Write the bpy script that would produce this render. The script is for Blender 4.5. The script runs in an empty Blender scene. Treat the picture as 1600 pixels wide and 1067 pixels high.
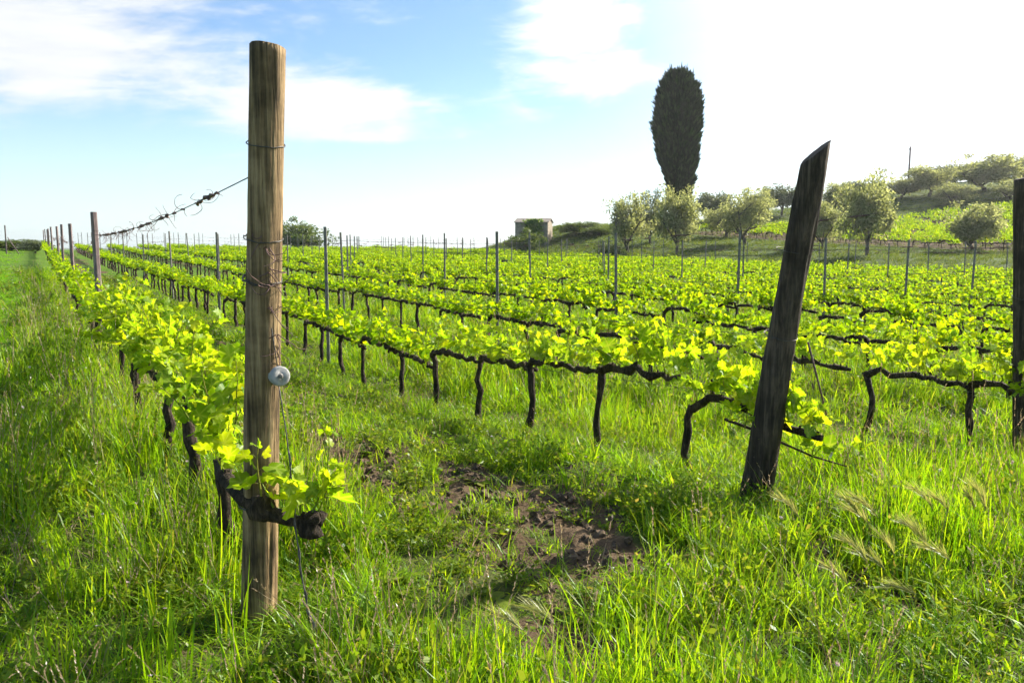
import bpy, math, random
import numpy as np
from mathutils import Vector, Matrix, Euler

# ------------------------------------------------------------------ camera, sky, sun, exposure
R = math.radians
SC = bpy.context.scene
COL = SC.collection
EYE = 1.47
YAW = 30.67                       # the rows run along +Y, the camera looks to their right
PITCH = 7.0
cam = bpy.data.cameras.new('camera')
cam.sensor_width = 36.0
cam.lens = 28.0
cam.clip_start = 0.05
cam.clip_end = 9000
cam_o = bpy.data.objects.new('camera', cam)
COL.objects.link(cam_o)
cam_o.location = (0, 0, EYE)
cam_o.rotation_euler = (R(90 - PITCH), 0, R(-YAW))
SC.camera = cam_o
FX, FY = math.sin(R(YAW)), math.cos(R(YAW))     # forward on the ground
RX, RY = FY, -FX                                # right on the ground

SUN_AZ, SUN_EL = 84.0, 31.0       # azimuth from +Y towards +X
SKY_STRENGTH = 0.075
sd = Vector((math.cos(R(SUN_EL)) * math.sin(R(SUN_AZ)), math.cos(R(SUN_EL)) * math.cos(R(SUN_AZ)), math.sin(R(SUN_EL))))
sun = bpy.data.lights.new('sun', 'SUN')
sun.energy = 5.0
sun.angle = R(0.5)
sun.color = (1.0, 0.93, 0.80)
sun_o = bpy.data.objects.new('sun', sun)
COL.objects.link(sun_o)
sun_o.rotation_euler = sd.to_track_quat('Z', 'Y').to_euler()
sun_o.location = (30, 10, 30)

SC.view_settings.view_transform = 'Standard'
SC.view_settings.look = 'None'
SC.view_settings.exposure = 1.3
SC.view_settings.gamma = 1.0
SC.view_settings.use_curve_mapping = False
SC.cycles.use_denoising = True
SC.cycles.max_bounces = 4
SC.cycles.diffuse_bounces = 2
SC.cycles.glossy_bounces = 1
SC.cycles.transmission_bounces = 3
SC.cycles.use_adaptive_sampling = True
SC.cycles.adaptive_threshold = 0.03
SC.cycles.use_light_tree = False
SC.cycles.transparent_max_bounces = 6
SC.cycles.caustics_reflective = False
SC.cycles.caustics_refractive = False


class E:
    """small expression wrapper over shader math nodes"""
    def __init__(s, nt, sock): s.nt, s.s = nt, sock
    def _m(s, op, *a):
        n = s.nt.nodes.new('ShaderNodeMath'); n.operation = op
        for i, v in enumerate((s,) + a):
            if isinstance(v, E): s.nt.links.new(v.s, n.inputs[i])
            else: n.inputs[i].default_value = v
        return E(s.nt, n.outputs[0])
    def __add__(s, o): return s._m('ADD', o)
    __radd__ = __add__
    def __sub__(s, o): return s._m('SUBTRACT', o)
    def __mul__(s, o): return s._m('MULTIPLY', o)
    __rmul__ = __mul__
    def __truediv__(s, o): return s._m('DIVIDE', o)
    def pw(s, o): return s._m('POWER', o)
    def mx(s, o): return s._m('MAXIMUM', o)
    def mn(s, o): return s._m('MINIMUM', o)
    def f(s, op, *a): return s._m(op, *a)
    def step(s, a, b):
        n = s.nt.nodes.new('ShaderNodeMapRange'); n.interpolation_type = 'SMOOTHSTEP'
        s.nt.links.new(s.s, n.inputs[0]); n.inputs[1].default_value = a; n.inputs[2].default_value = b
        return E(s.nt, n.outputs[0])


def noise(nt, vec, scale, detail=4, rough=0.55, dist=0.0, lac=2.0):
    n = nt.nodes.new('ShaderNodeTexNoise')
    if vec is not None: nt.links.new(vec, n.inputs['Vector'])
    n.inputs['Scale'].default_value = scale; n.inputs['Detail'].default_value = detail
    n.inputs['Roughness'].default_value = rough; n.inputs['Distortion'].default_value = dist
    n.inputs['Lacunarity'].default_value = lac
    return n.outputs[0]


def mixc(nt, fac, a, b, blend='MIX'):
    n = nt.nodes.new('ShaderNodeMix'); n.data_type = 'RGBA'; n.blend_type = blend
    for v, i in ((fac, 0), (a, 6), (b, 7)):
        if isinstance(v, E): v = v.s
        if isinstance(v, bpy.types.NodeSocket): nt.links.new(v, n.inputs[i])
        elif i == 0: n.inputs[0].default_value = v
        else: n.inputs[i].default_value = (*v, 1)
    return n.outputs[2]


def build_world():
    w = bpy.data.worlds.new('World'); SC.world = w; w.use_nodes = True
    nt = w.node_tree; nt.nodes.clear()
    out = nt.nodes.new('ShaderNodeOutputWorld'); bg = nt.nodes.new('ShaderNodeBackground')
    nt.links.new(bg.outputs[0], out.inputs[0]); bg.inputs[1].default_value = SKY_STRENGTH
    sky = nt.nodes.new('ShaderNodeTexSky'); sky.sky_type = 'NISHITA'; sky.sun_disc = False
    sky.sun_elevation = R(SUN_EL); sky.sun_rotation = R(SUN_AZ)
    sky.air_density = 1.0; sky.dust_density = 0.7; sky.ozone_density = 1.8; sky.altitude = 200
    tc = nt.nodes.new('ShaderNodeTexCoord')
    sep = nt.nodes.new('ShaderNodeSeparateXYZ'); nt.links.new(tc.outputs['Generated'], sep.inputs[0])
    x, y, z = (E(nt, sep.outputs[i]) for i in range(3))
    az = x.f('ARCTAN2', y) * (180 / math.pi) - YAW
    el = z.mx(-1).mn(1).f('ARCSINE') * (180 / math.pi)
    # cloud layer: wind-drawn noise, stretched along the horizon
    cv = nt.nodes.new('ShaderNodeCombineXYZ')
    for i, e in enumerate((az * 0.06, el * 0.11, (z * 2.0))): nt.links.new(e.s, cv.inputs[i])
    n1 = E(nt, noise(nt, cv.outputs[0], 1.5, 9, 0.62, 0.6))
    cv2 = nt.nodes.new('ShaderNodeCombineXYZ')
    for i, e in enumerate((az * 0.05 + el * 0.02, el * 0.24 - az * 0.02, z)): nt.links.new(e.s, cv2.inputs[i])
    n2 = E(nt, noise(nt, cv2.outputs[0], 2.6, 6, 0.6, 0.3))

    def blob(a0, e0, sa, se, k=1.0, tilt=0.0):
        da = (az - a0); de = (el - e0 - da * tilt)
        return ((da * (1 / sa)).pw(2) + (de * (1 / se)).pw(2)).f('MULTIPLY', -1.0).f('EXPONENT') * k
    bias = (blob(-31, 12.6, 15, 4.8, 1.0) + blob(-13, 8.9, 9, 2.5, .82, -0.02) + blob(3.8, 15.0, 5.2, 3.4, .95)
            + blob(6.5, 10.9, 4.5, 1.5, .6) + blob(-20, 16.9, 5, .7, .3) + blob(-12, 7.2, 4, .35, .34)
            + blob(24, 15, 8, 3, .5) + blob(60, 25, 22, 12, .5) + blob(-75, 22, 20, 8, .7) + blob(150, 20, 30, 9, .7) + blob(-140, 35, 30, 10, .6))
    dens = (bias + (n1 - 0.5) * 1.5 + (n2 - 0.5) * 1.0 - .06).step(0.2, 0.86)
    # a thin bright veil of high cloud around the sun
    vd = nt.nodes.new('ShaderNodeVectorMath'); vd.operation = 'DOT_PRODUCT'
    nt.links.new(tc.outputs['Generated'], vd.inputs[0]); vd.inputs[1].default_value = sd
    c = E(nt, vd.outputs['Value'])
    veil = c.step(0.62, 0.94) * 0.95
    low = el.step(13.0, -2.0) * 0.5                                   # milky air towards the horizon
    cover = (dens * 0.9 + veil).mn(1.0)
    bright = c.mx(0).pw(4) * 9.0 + 5.7 + (n2 - .5) * 2.4
    white = mixc(nt, 0.0, (1, 1, 1), (1, 1, 1))
    cw = nt.nodes.new('ShaderNodeVectorMath'); cw.operation = 'SCALE'
    cw.inputs[0].default_value = (0.985, 0.99, 1.0); nt.links.new(bright.s, cw.inputs['Scale'])
    blue = mixc(nt, 1.0, sky.outputs[0], (.87, .985, 1.08), 'MULTIPLY')
    milk = mixc(nt, low, blue, (6.0, 7.3, 7.9))
    nt.links.new(mixc(nt, cover, milk, cw.outputs[0]), bg.inputs[0])


build_world()

# ------------------------------------------------------------------ helpers
rng = np.random.default_rng(7)
ORD = ['first', 'second', 'third', 'fourth', 'fifth', 'sixth', 'seventh', 'eighth', 'ninth', 'tenth', 'eleventh', 'twelfth',
       'thirteenth', 'fourteenth', 'fifteenth', 'sixteenth', 'seventeenth', 'eighteenth', 'nineteenth', 'twentieth'] + \
      ['twenty-' + s for s in ('first', 'second', 'third', 'fourth', 'fifth', 'sixth', 'seventh', 'eighth', 'ninth')] + ['thirtieth'] + \
      ['thirty-' + s for s in ('first', 'second', 'third', 'fourth', 'fifth', 'sixth', 'seventh', 'eighth', 'ninth')] + ['fortieth'] + \
      ['forty-' + s for s in ('first', 'second', 'third', 'fourth', 'fifth', 'sixth', 'seventh', 'eighth', 'ninth')]


def tag(o, label=None, cat=None, group=None, kind=None):
    if label: o['label'] = label
    if cat: o['category'] = cat
    if group: o['group'] = group
    if kind: o['kind'] = kind
    return o


def empty(name, loc, rz=0.0):
    o = bpy.data.objects.new(name, None); COL.objects.link(o)
    o.empty_display_size = 0.1
    o.location = loc; o.rotation_euler = (0, 0, rz)
    return o


class MB:
    def __init__(s): s.v, s.f, s.n, s.m = [], [], 0, []
    def add(s, verts, faces, mi=0):
        s.v.append(np.asarray(verts, float)); k = s.n
        s.f.extend([tuple(i + k for i in f) for f in faces]); s.m.extend([mi] * len(faces)); s.n += len(verts)
    def tube(s, path, rad, sides=6, cap=True, mi=0, rough=0.0, rg=None):
        p = np.asarray(path, float); n = len(p)
        rad = np.broadcast_to(np.asarray(rad, float), (n,))
        t = np.gradient(p, axis=0)
        for i in range(n):
            if np.linalg.norm(t[i]) < 1e-7: t[i] = p[-1] - p[0]
        t /= np.linalg.norm(t, axis=1)[:, None] + 1e-9
        ref = np.array([1.0, 0, 0]) if abs(t[0][0]) < .8 else np.array([0, 1.0, 0])
        u = np.cross(t[0], ref); u /= np.linalg.norm(u); vs = []
        for i in range(n):
            u = u - t[i] * np.dot(u, t[i]); u /= np.linalg.norm(u) + 1e-9
            w = np.cross(t[i], u)
            a = np.arange(sides) * 2 * math.pi / sides
            r = rad[i] * (1 + (rough * (rg.random(sides) - .5) * 2 if rough else 0))
            vs.append(p[i] + (np.cos(a) * r)[:, None] * u + (np.sin(a) * r)[:, None] * w)
        fs = [(i * sides + j, i * sides + (j + 1) % sides, (i + 1) * sides + (j + 1) % sides, (i + 1) * sides + j)
              for i in range(n - 1) for j in range(sides)]
        if cap: fs += [tuple(range(sides))[::-1], tuple((n - 1) * sides + j for j in range(sides))]
        s.add(np.concatenate(vs), fs, mi)
    def box(s, c, h, mi=0):
        c = np.array(c); h = np.array(h)
        v = np.array([[(-1) ** (1 - (i & 1)), (-1) ** (1 - (i >> 1 & 1)), (-1) ** (1 - (i >> 2 & 1))] for i in range(8)]) * h + c
        s.add(v, [(0, 2, 3, 1), (4, 5, 7, 6), (0, 1, 5, 4), (2, 6, 7, 3), (0, 4, 6, 2), (1, 3, 7, 5)], mi)
    def mesh(s, name, mats, smooth=True):
        me = bpy.data.meshes.new(name)
        me.from_pydata(np.concatenate(s.v) if s.v else [], [], s.f)
        for m in (mats if isinstance(mats, (list, tuple)) else [mats]): me.materials.append(m)
        if any(s.m): me.polygons.foreach_set('material_index', s.m)
        if smooth: me.polygons.foreach_set('use_smooth', [True] * len(me.polygons))
        me.update(); return me
    def build(s, name, mats, parent=None, smooth=True, loc=None):
        return place(name, s.mesh(name, mats, smooth), parent, loc)


def place(name, me, parent=None, loc=None):
    o = bpy.data.objects.new(name, me); COL.objects.link(o)
    if parent is not None: o.parent = parent
    if loc is not None: o.location = loc
    return o


def hash2(ix, iy, seed):
    h = (ix.astype(np.int64) * 374761393 + iy.astype(np.int64) * 668265263 + seed * 974634777) & 0x7fffffff
    h = ((h ^ (h >> 13)) * 1274126177) & 0x7fffffff
    return ((h ^ (h >> 16)) & 0xffff) / 65535.0


def vnoise(x, y, seed=0):
    x = np.asarray(x, float); y = np.asarray(y, float)
    ix, iy = np.floor(x), np.floor(y); fx, fy = x - ix, y - iy
    fx = fx * fx * (3 - 2 * fx); fy = fy * fy * (3 - 2 * fy)
    a, b, c, d = hash2(ix, iy, seed), hash2(ix + 1, iy, seed), hash2(ix, iy + 1, seed), hash2(ix + 1, iy + 1, seed)
    return (a * (1 - fx) + b * fx) * (1 - fy) + (c * (1 - fx) + d * fx) * fy


def fbm(x, y, s, octv=4, seed=0):
    r = 0; a = 1; t = 0
    for i in range(octv):
        r = r + a * vnoise(np.asarray(x) * s, np.asarray(y) * s, seed + i * 17); t += a; a *= .5; s *= 2.07
    return r / t


def sstep(a, b, x):
    t = np.clip((np.asarray(x, float) - a) / (b - a), 0, 1); return t * t * (3 - 2 * t)


ROW0, PITCHX, NROWS = 0.70, 3.0, 14
PX, PY = ROW0 - .02 - .034 * RX, 3.07 - .034 * RY      # the tall round post
FIELD_X = ROW0 + PITCHX * (NROWS - 1) + 1.6       # right-hand edge of the near vineyard


def softplus(x, k=1.2): return np.log1p(np.exp(np.clip(x * k, -40, 40))) / k


def terrain(X, Y):
    X = np.asarray(X, float); Y = np.asarray(Y, float)
    r0 = np.hypot(X, Y) + 1e-6
    azr = np.degrees(np.arctan2(X, Y)) - YAW
    rr = 112 + np.clip(azr - 10, 0, 22) * 1.3                  # where the hill crests
    k = np.minimum(1, rr / r0); Xc, Yc = X * k, Y * k
    side = -.41 * sstep(4.6, 9, Xc + .55 * Yc) * sstep(-1, 3.5, Xc) - .25 * sstep(9, 26, Xc)
    rise = 0.0125 * softplus(Yc - 22, .15)
    fld = side + rise
    hill = softplus(-0.9 + .082 * (Xc - 50) + .07 * (Yc - 40), .8) - .5 + .6 * sstep(FIELD_X + 1.5, FIELD_X + 4.5, Xc) + 4.2 * sstep(78, 128, Xc)
    z = fld + (np.maximum(hill, fld) * .5 + hill * .5 - fld) * sstep(0, 15, Xc - FIELD_X + 1 - .24 * np.maximum(0, Yc - 58))
    lawn = 0.1 * sstep(-1.5, -6, Xc) * sstep(3, 20, Yc)
    z = z + lawn
    drop = np.maximum(0, r0 - rr)
    z = z - np.minimum(drop * .045, 12 + 0 * drop)
    return z


def soil_mask(X, Y):
    """bare, tilled earth: patches along the foot of the rows and the tractor strip"""
    a = fbm(X * 1.9, Y * .55, 1.7, 5, 3)
    strip = np.exp(-((X - 2.05) / .95) ** 2) * sstep(1.2, 2.4, Y + 0 * X)
    foot = 0
    for i in range(NROWS):
        foot = foot + np.exp(-((X - (ROW0 + PITCHX * i) + .95) / .5) ** 2) * (1.0 if i else .15)
    s = np.maximum(strip * .95, foot * sstep(2.6, 4, Y + 0 * X) * .85)
    return sstep(.55, .65, a * .74 + s * .30) * sstep(.34, .54, fbm(X * 1.4, Y * .7, 3.4, 3, 41))


def micro(X, Y):
    s = soil_mask(X, Y)
    r = np.hypot(X, Y); fade = 1 - sstep(12, 30, r)
    return fade * ((fbm(X, Y, 1.6, 3, 11) - .5) * .10 + (fbm(X, Y, 9, 3, 23) - .5) * (.022 + .075 * s))


def gz(X, Y): return float(terrain(X, Y) + micro(X, Y))


def at(px, depth):
    """ground position seen at picture column px, at this depth from the camera"""
    t = (px - 800) / 1244.4
    return depth * (FX + t * RX), depth * (FY + t * RY)


# ------------------------------------------------------------------ materials
def new_mat(name):
    m = bpy.data.materials.new(name); m.use_nodes = True
    nt = m.node_tree; b = nt.nodes['Principled BSDF']
    return m, nt, b


def rnd(nt):
    """one random number for each leaf / blade / instance"""
    g = nt.nodes.new('ShaderNodeNewGeometry'); oi = nt.nodes.new('ShaderNodeObjectInfo')
    return (E(nt, g.outputs['Random Per Island']) + E(nt, oi.outputs['Random']) * 7.31).f('FRACT')


def ramp(nt, fac, stops):
    n = nt.nodes.new('ShaderNodeValToRGB'); nt.links.new(fac.s if isinstance(fac, E) else fac, n.inputs[0])
    el = n.color_ramp.elements
    while len(el) < len(stops): el.new(0.5)
    for e, (p, c) in zip(el, stops): e.position = p; e.color = (*c, 1)
    return n.outputs[0]





def leaf_mat(name, stops, trans=0.5, tint=(1.5, 1.25, .55), gloss=0.015, patch=0.0, vein=False):
    m = bpy.data.materials.new(name); m.use_nodes = True
    nt = m.node_tree; nt.nodes.clear()
    out = nt.nodes.new('ShaderNodeOutputMaterial')
    col = ramp(nt, rnd(nt), stops)
    if patch:
        tc = nt.nodes.new('ShaderNodeTexCoord')
        g = nt.nodes.new('ShaderNodeNewGeometry')
        f = E(nt, noise(nt, g.outputs['Position'], .8, 4)).step(.42, .66) * patch
        col = mixc(nt, f, col, (.24, .24, .05))
    if vein:
        a = nt.nodes.new('ShaderNodeAttribute'); a.attribute_name = 'vein'; tc = nt.nodes.new('ShaderNodeTexCoord')
        bl = E(nt, noise(nt, tc.outputs['Object'], 3.5, 3)).step(.3, .7)
        v = E(nt, a.outputs['Fac']).pw(5.0)
        col = mixc(nt, bl * .28, col, (.10, .20, .012)); col = mixc(nt, v * .55, col, (.50, .56, .14))
    d = nt.nodes.new('ShaderNodeBsdfDiffuse'); nt.links.new(col, d.inputs[0])
    t = nt.nodes.new('ShaderNodeBsdfTranslucent')
    nt.links.new(mixc(nt, 1.0, col, tint, 'MULTIPLY'), t.inputs[0])
    mx = nt.nodes.new('ShaderNodeMixShader'); mx.inputs[0].default_value = trans
    nt.links.new(d.outputs[0], mx.inputs[1]); nt.links.new(t.outputs[0], mx.inputs[2])
    g = nt.nodes.new('ShaderNodeBsdfGlossy'); g.inputs['Roughness'].default_value = .38
    g.inputs[0].default_value = (.9, .95, 1, 1)
    m2 = nt.nodes.new('ShaderNodeMixShader'); m2.inputs[0].default_value = gloss
    nt.links.new(mx.outputs[0], m2.inputs[1]); nt.links.new(g.outputs[0], m2.inputs[2])
    nt.links.new(m2.outputs[0], out.inputs[0])
    return m


def wood_mat(name, dark, mid, light, grain=(34, 34, 1.3), bump=.6, patchy=.5, rough=.85):
    m, nt, b = new_mat(name)
    tc = nt.nodes.new('ShaderNodeTexCoord')
    mp = nt.nodes.new('ShaderNodeMapping'); nt.links.new(tc.outputs['Object'], mp.inputs[0])
    mp.inputs['Scale'].default_value = grain
    oi = nt.nodes.new('ShaderNodeObjectInfo')
    nt.links.new((E(nt, oi.outputs['Random']) * 37.0).s, mp.inputs['Location'])
    n1 = E(nt, noise(nt, mp.outputs[0], 1.6, 6, .65, .4))
    n2 = E(nt, noise(nt, tc.outputs['Object'], 5, 4, .6))
    n3 = E(nt, noise(nt, mp.outputs[0], 5.5, 3, .6, .2))
    f = (n1 * 1.0 + (n2 - .5) * patchy + (n3 - .5) * .35).step(.22, .82)
    nt.links.new(ramp(nt, f, [(0, dark), (.48, mid), (1, light)]), b.inputs['Base Color'])
    b.inputs['Roughness'].default_value = rough; b.inputs['Specular IOR Level'].default_value = .25
    bp = nt.nodes.new('ShaderNodeBump'); bp.inputs['Strength'].default_value = bump; bp.inputs['Distance'].default_value = .012
    nt.links.new((n1 + n3 * .5).s, bp.inputs['Height']); nt.links.new(bp.outputs[0], b.inputs['Normal'])
    return m


def plain_mat(name, c1, c2, scale=8, rough=.8, bump=.3, metal=0.0, dist=.01):
    m, nt, b = new_mat(name)
    tc = nt.nodes.new('ShaderNodeTexCoord')
    n = E(nt, noise(nt, tc.outputs['Object'], scale, 5, .6))
    nt.links.new(mixc(nt, n.step(.3, .7), c1, c2), b.inputs['Base Color'])
    b.inputs['Roughness'].default_value = rough; b.inputs['Metallic'].default_value = metal
    b.inputs['Specular IOR Level'].default_value = .3
    if bump:
        bp = nt.nodes.new('ShaderNodeBump'); bp.inputs['Strength'].default_value = bump; bp.inputs['Distance'].default_value = dist
        nt.links.new(n.s, bp.inputs['Height']); nt.links.new(bp.outputs[0], b.inputs['Normal'])
    return m


M = {}
M['vine_leaf'] = leaf_mat('vine_leaf', [(0, (.14, .27, .010)), (.45, (.22, .365, .010)), (.85, (.33, .44, .010)), (1, (.42, .47, .015))], .62, (1.56, 1.42, .3), .010)
M['near_leaf'] = leaf_mat('near_vine_leaf', [(0, (.14, .27, .010)), (.45, (.22, .365, .010)), (.85, (.33, .44, .010)), (1, (.42, .47, .015))], .62, (1.56, 1.42, .3), .010, 0.0, True)
M['vine_shoot'] = leaf_mat('vine_shoot', [(0, (.16, .24, .03)), (1, (.28, .26, .06))], .3, (1.3, 1.2, .6))
M['grass'] = leaf_mat('grass', [(0, (.095, .22, .008)), (.5, (.18, .335, .010)), (.92, (.29, .42, .015)), (1, (.30, .27, .09))], .55, (1.5, 1.4, .35), .015, .22)
M['grass_lush'] = leaf_mat('grass_lush', [(0, (.10, .24, .008)), (.55, (.20, .36, .010)), (.94, (.32, .44, .015)), (1, (.32, .29, .10))], .58, (1.5, 1.4, .35), .015, .15)
M['lawn'] = leaf_mat('lawn_blade', [(0, (.10, .25, .010)), (.6, (.17, .36, .012)), (1, (.26, .42, .02))], .55, (1.4, 1.4, .35), .01)
M['hill_grass'] = leaf_mat('hill_grass', [(0, (.065, .115, .016)), (.6, (.13, .19, .028)), (1, (.22, .24, .07))], .45, (1.4, 1.3, .4), .01)
M['weed'] = leaf_mat('weed', [(0, (.08, .18, .012)), (.5, (.15, .25, .016)), (.9, (.25, .32, .03)), (1, (.28, .22, .10))], .5, (1.45, 1.35, .45), .012, .25)
M['dry'] = leaf_mat('dry', [(0, (.26, .20, .10)), (.6, (.40, .32, .19)), (1, (.48, .34, .27))], .4, (1.2, 1.1, .9), .03)
M['barley'] = leaf_mat('barley', [(0, (.22, .27, .07)), (1, (.42, .40, .16))], .5, (1.4, 1.3, .8), .05)
M['flower'] = leaf_mat('flower', [(0, (.75, .62, .62)), (.6, (.8, .75, .75)), (1, (.6, .2, .3))], .35, (1, 1, 1), .02)
M['olive_leaf'] = leaf_mat('olive_leaf', [(0, (.16, .185, .09)), (.5, (.26, .285, .15)), (1, (.38, .40, .24))], .6, (1.3, 1.25, .7), .01)
M['dark_leaf'] = leaf_mat('dark_leaf', [(0, (.08, .105, .05)), (.6, (.13, .16, .08)), (1, (.20, .23, .12))], .3, (1.3, 1.2, .7), .04)
M['bush_leaf'] = leaf_mat('bush_leaf', [(0, (.06, .10, .025)), (.6, (.10, .15, .035)), (1, (.17, .20, .06))], .4, (1.4, 1.3, .6), .03)
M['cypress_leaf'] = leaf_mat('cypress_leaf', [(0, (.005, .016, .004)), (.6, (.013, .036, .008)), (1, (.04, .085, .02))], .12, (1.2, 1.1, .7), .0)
M['ivy_leaf'] = leaf_mat('ivy_leaf', [(0, (.09, .18, .02)), (1, (.22, .34, .05))], .5, (1.4, 1.2, .6), .03)
M['bark'] = wood_mat('vine_bark', (.014, .010, .007), (.050, .034, .022), (.14, .098, .066), (34, 34, 7), 1.6, .9)
M['olive_bark'] = wood_mat('olive_bark', (.04, .035, .03), (.09, .08, .065), (.16, .14, .11), (8, 8, 2), .8)
M['post_wood'] = wood_mat('round_post_wood', (.045, .030, .015), (.23, .155, .076), (.46, .33, .17), (26, 26, .9), .9, .8)
M['dark_wood'] = wood_mat('dark_post_wood', (.016, .012, .009), (.068, .049, .034), (.16, .115, .082), (22, 22, 1.1), 1.0, .6)
M['stake_wood'] = wood_mat('stake_wood', (.12, .085, .08), (.21, .155, .15), (.30, .23, .22), (20, 20, 1.2), .5, .5)
M['steel'] = plain_mat('weathered_steel', (.12, .115, .10), (.22, .205, .185), 9, .65, .15, .2)
M['wire'] = plain_mat('wire_steel', (.05, .045, .04), (.12, .11, .10), 30, .5, 0, .5)
M['insulator'] = plain_mat('grey_plastic', (.26, .26, .245), (.40, .39, .37), 40, .6, .1)
M['tendril'] = plain_mat('dry_tendril', (.10, .055, .05), (.22, .14, .12), 30, .9, 0)
M['tag'] = plain_mat('pale_tag', (.6, .5, .52), (.8, .76, .76), 30, .7, 0)
M['stone'] = plain_mat('rubble_stone', (.23, .195, .145), (.37, .31, .235), 3.5, .95, .8, 0, .05)
M['roof'] = plain_mat('roof_tile', (.20, .17, .145), (.30, .26, .22), 6, .9, .5, 0, .04)
M['door'] = plain_mat('grey_door', (.06, .05, .04), (.11, .09, .07), 6, .9, .2)
M['clod'] = plain_mat('clod_earth', (.06, .042, .026), (.17, .122, .078), 22, 1.0, .6)


def ground_mat():
    m, nt, b = new_mat('ground_earth')
    g = nt.nodes.new('ShaderNodeNewGeometry'); P = g.outputs['Position']
    at_ = nt.nodes.new('ShaderNodeAttribute'); at_.attribute_name = 'soil'
    s = E(nt, at_.outputs['Fac'])
    n1 = E(nt, noise(nt, P, 2.2, 6, .6)); n2 = E(nt, noise(nt, P, 22, 5, .65)); n3 = E(nt, noise(nt, P, .35, 5, .6))
    earth = ramp(nt, n2 * .6 + n1 * .4, [(.25, (.045, .030, .018)), (.5, (.105, .072, .042)), (.75, (.20, .145, .09))])
    thatch = ramp(nt, n2 * .7 + n3 * .3, [(.3, (.032, .042, .012)), (.5, (.068, .082, .022)), (.72, (.125, .125, .045))])
    turf = ramp(nt, n2 * .5 + n3 * .5, [(.25, (.045, .10, .012)), (.5, (.085, .155, .014)), (.75, (.135, .20, .022))])
    dull = ramp(nt, n2 * .5 + n3 * .5, [(.25, (.035, .060, .014)), (.5, (.065, .10, .022)), (.75, (.11, .14, .035))])
    def attr(nm):
        a = nt.nodes.new('ShaderNodeAttribute'); a.attribute_name = nm; return E(nt, a.outputs['Fac'])
    green = mixc(nt, attr('turf'), thatch, mixc(nt, attr('rough'), turf, dull))
    nt.links.new(mixc(nt, (s * 1.3 + (n2 - .5) * .7).step(.2, .62), green, earth), b.inputs['Base Color'])
    b.inputs['Roughness'].default_value = 1.0; b.inputs['Specular IOR Level'].default_value = .1
    bp = nt.nodes.new('ShaderNodeBump'); bp.inputs['Strength'].default_value = .8; bp.inputs['Distance'].default_value = .03
    nt.links.new((n2 + n1).s, bp.inputs['Height']); nt.links.new(bp.outputs[0], b.inputs['Normal'])
    return m


M['ground'] = ground_mat()


# ------------------------------------------------------------------ ground: one sheet out to the horizon
def build_ground():
    na = 720
    r = np.concatenate([[0.0], np.geomspace(.35, 30, 230), np.geomspace(30.6, 300, 130), np.geomspace(330, 2600, 20)])
    a = np.arange(na) * 2 * math.pi / na
    X = (r[1:, None] * np.sin(a)).ravel(); Y = (r[1:, None] * np.cos(a)).ravel()
    Z = terrain(X, Y) + micro(X, Y)
    V = np.column_stack([X, Y, Z]); V = np.vstack([[0, 0, gz(0, 0)], V])
    nr = len(r) - 1
    i, j = np.meshgrid(np.arange(nr - 1), np.arange(na), indexing='ij'); i = i.ravel(); j = j.ravel(); k = (j + 1) % na
    F = np.column_stack([1 + i * na + j, 1 + i * na + k, 1 + (i + 1) * na + k, 1 + (i + 1) * na + j])[:, ::-1]
    T = np.column_stack([np.zeros(na, int), 1 + (np.arange(na) + 1) % na, 1 + np.arange(na)])[:, ::-1]
    me = bpy.data.meshes.new('ground')
    me.vertices.add(len(V)); me.vertices.foreach_set('co', V.ravel())
    nl = F.size + T.size; me.loops.add(nl); me.loops.foreach_set('vertex_index', np.concatenate([F.ravel(), T.ravel()]))
    me.polygons.add(len(F) + len(T))
    me.polygons.foreach_set('loop_start', np.concatenate([np.arange(len(F)) * 4, F.size + np.arange(len(T)) * 3]))
    me.polygons.foreach_set('use_smooth', np.ones(len(F) + len(T), bool))
    at_ = me.attributes.new('soil', 'FLOAT', 'POINT')
    fade = 1 - sstep(60, 110, np.hypot(V[:, 0], V[:, 1]))
    at_.data.foreach_set('value', np.maximum(soil_mask(V[:, 0], V[:, 1]) * fade * (V[:, 0] < FIELD_X) * (V[:, 0] > -1), .62 * sstep(62, 66, V[:, 0]) * (1 - sstep(92, 97, V[:, 0] * FX + V[:, 1] * FY)) * (V[:, 1] > 15)))
    rv = np.hypot(V[:, 0], V[:, 1])
    def put(nm, arr): me.attributes.new(nm, 'FLOAT', 'POINT').data.foreach_set('value', np.asarray(arr, float))
    put('turf', np.maximum(sstep(22, 45, rv), .9 * sstep(4, 10, rv) * (V[:, 0] < -.4))); put('rough', sstep(FIELD_X, FIELD_X + 6, V[:, 0]))
    me.materials.append(M['ground']); me.update(calc_edges=True); me.validate()
    o = place('ground', me); tag(o, 'grassy earth of the vineyard with bare brown patches between the rows', 'ground', kind='structure')


build_ground()

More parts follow.
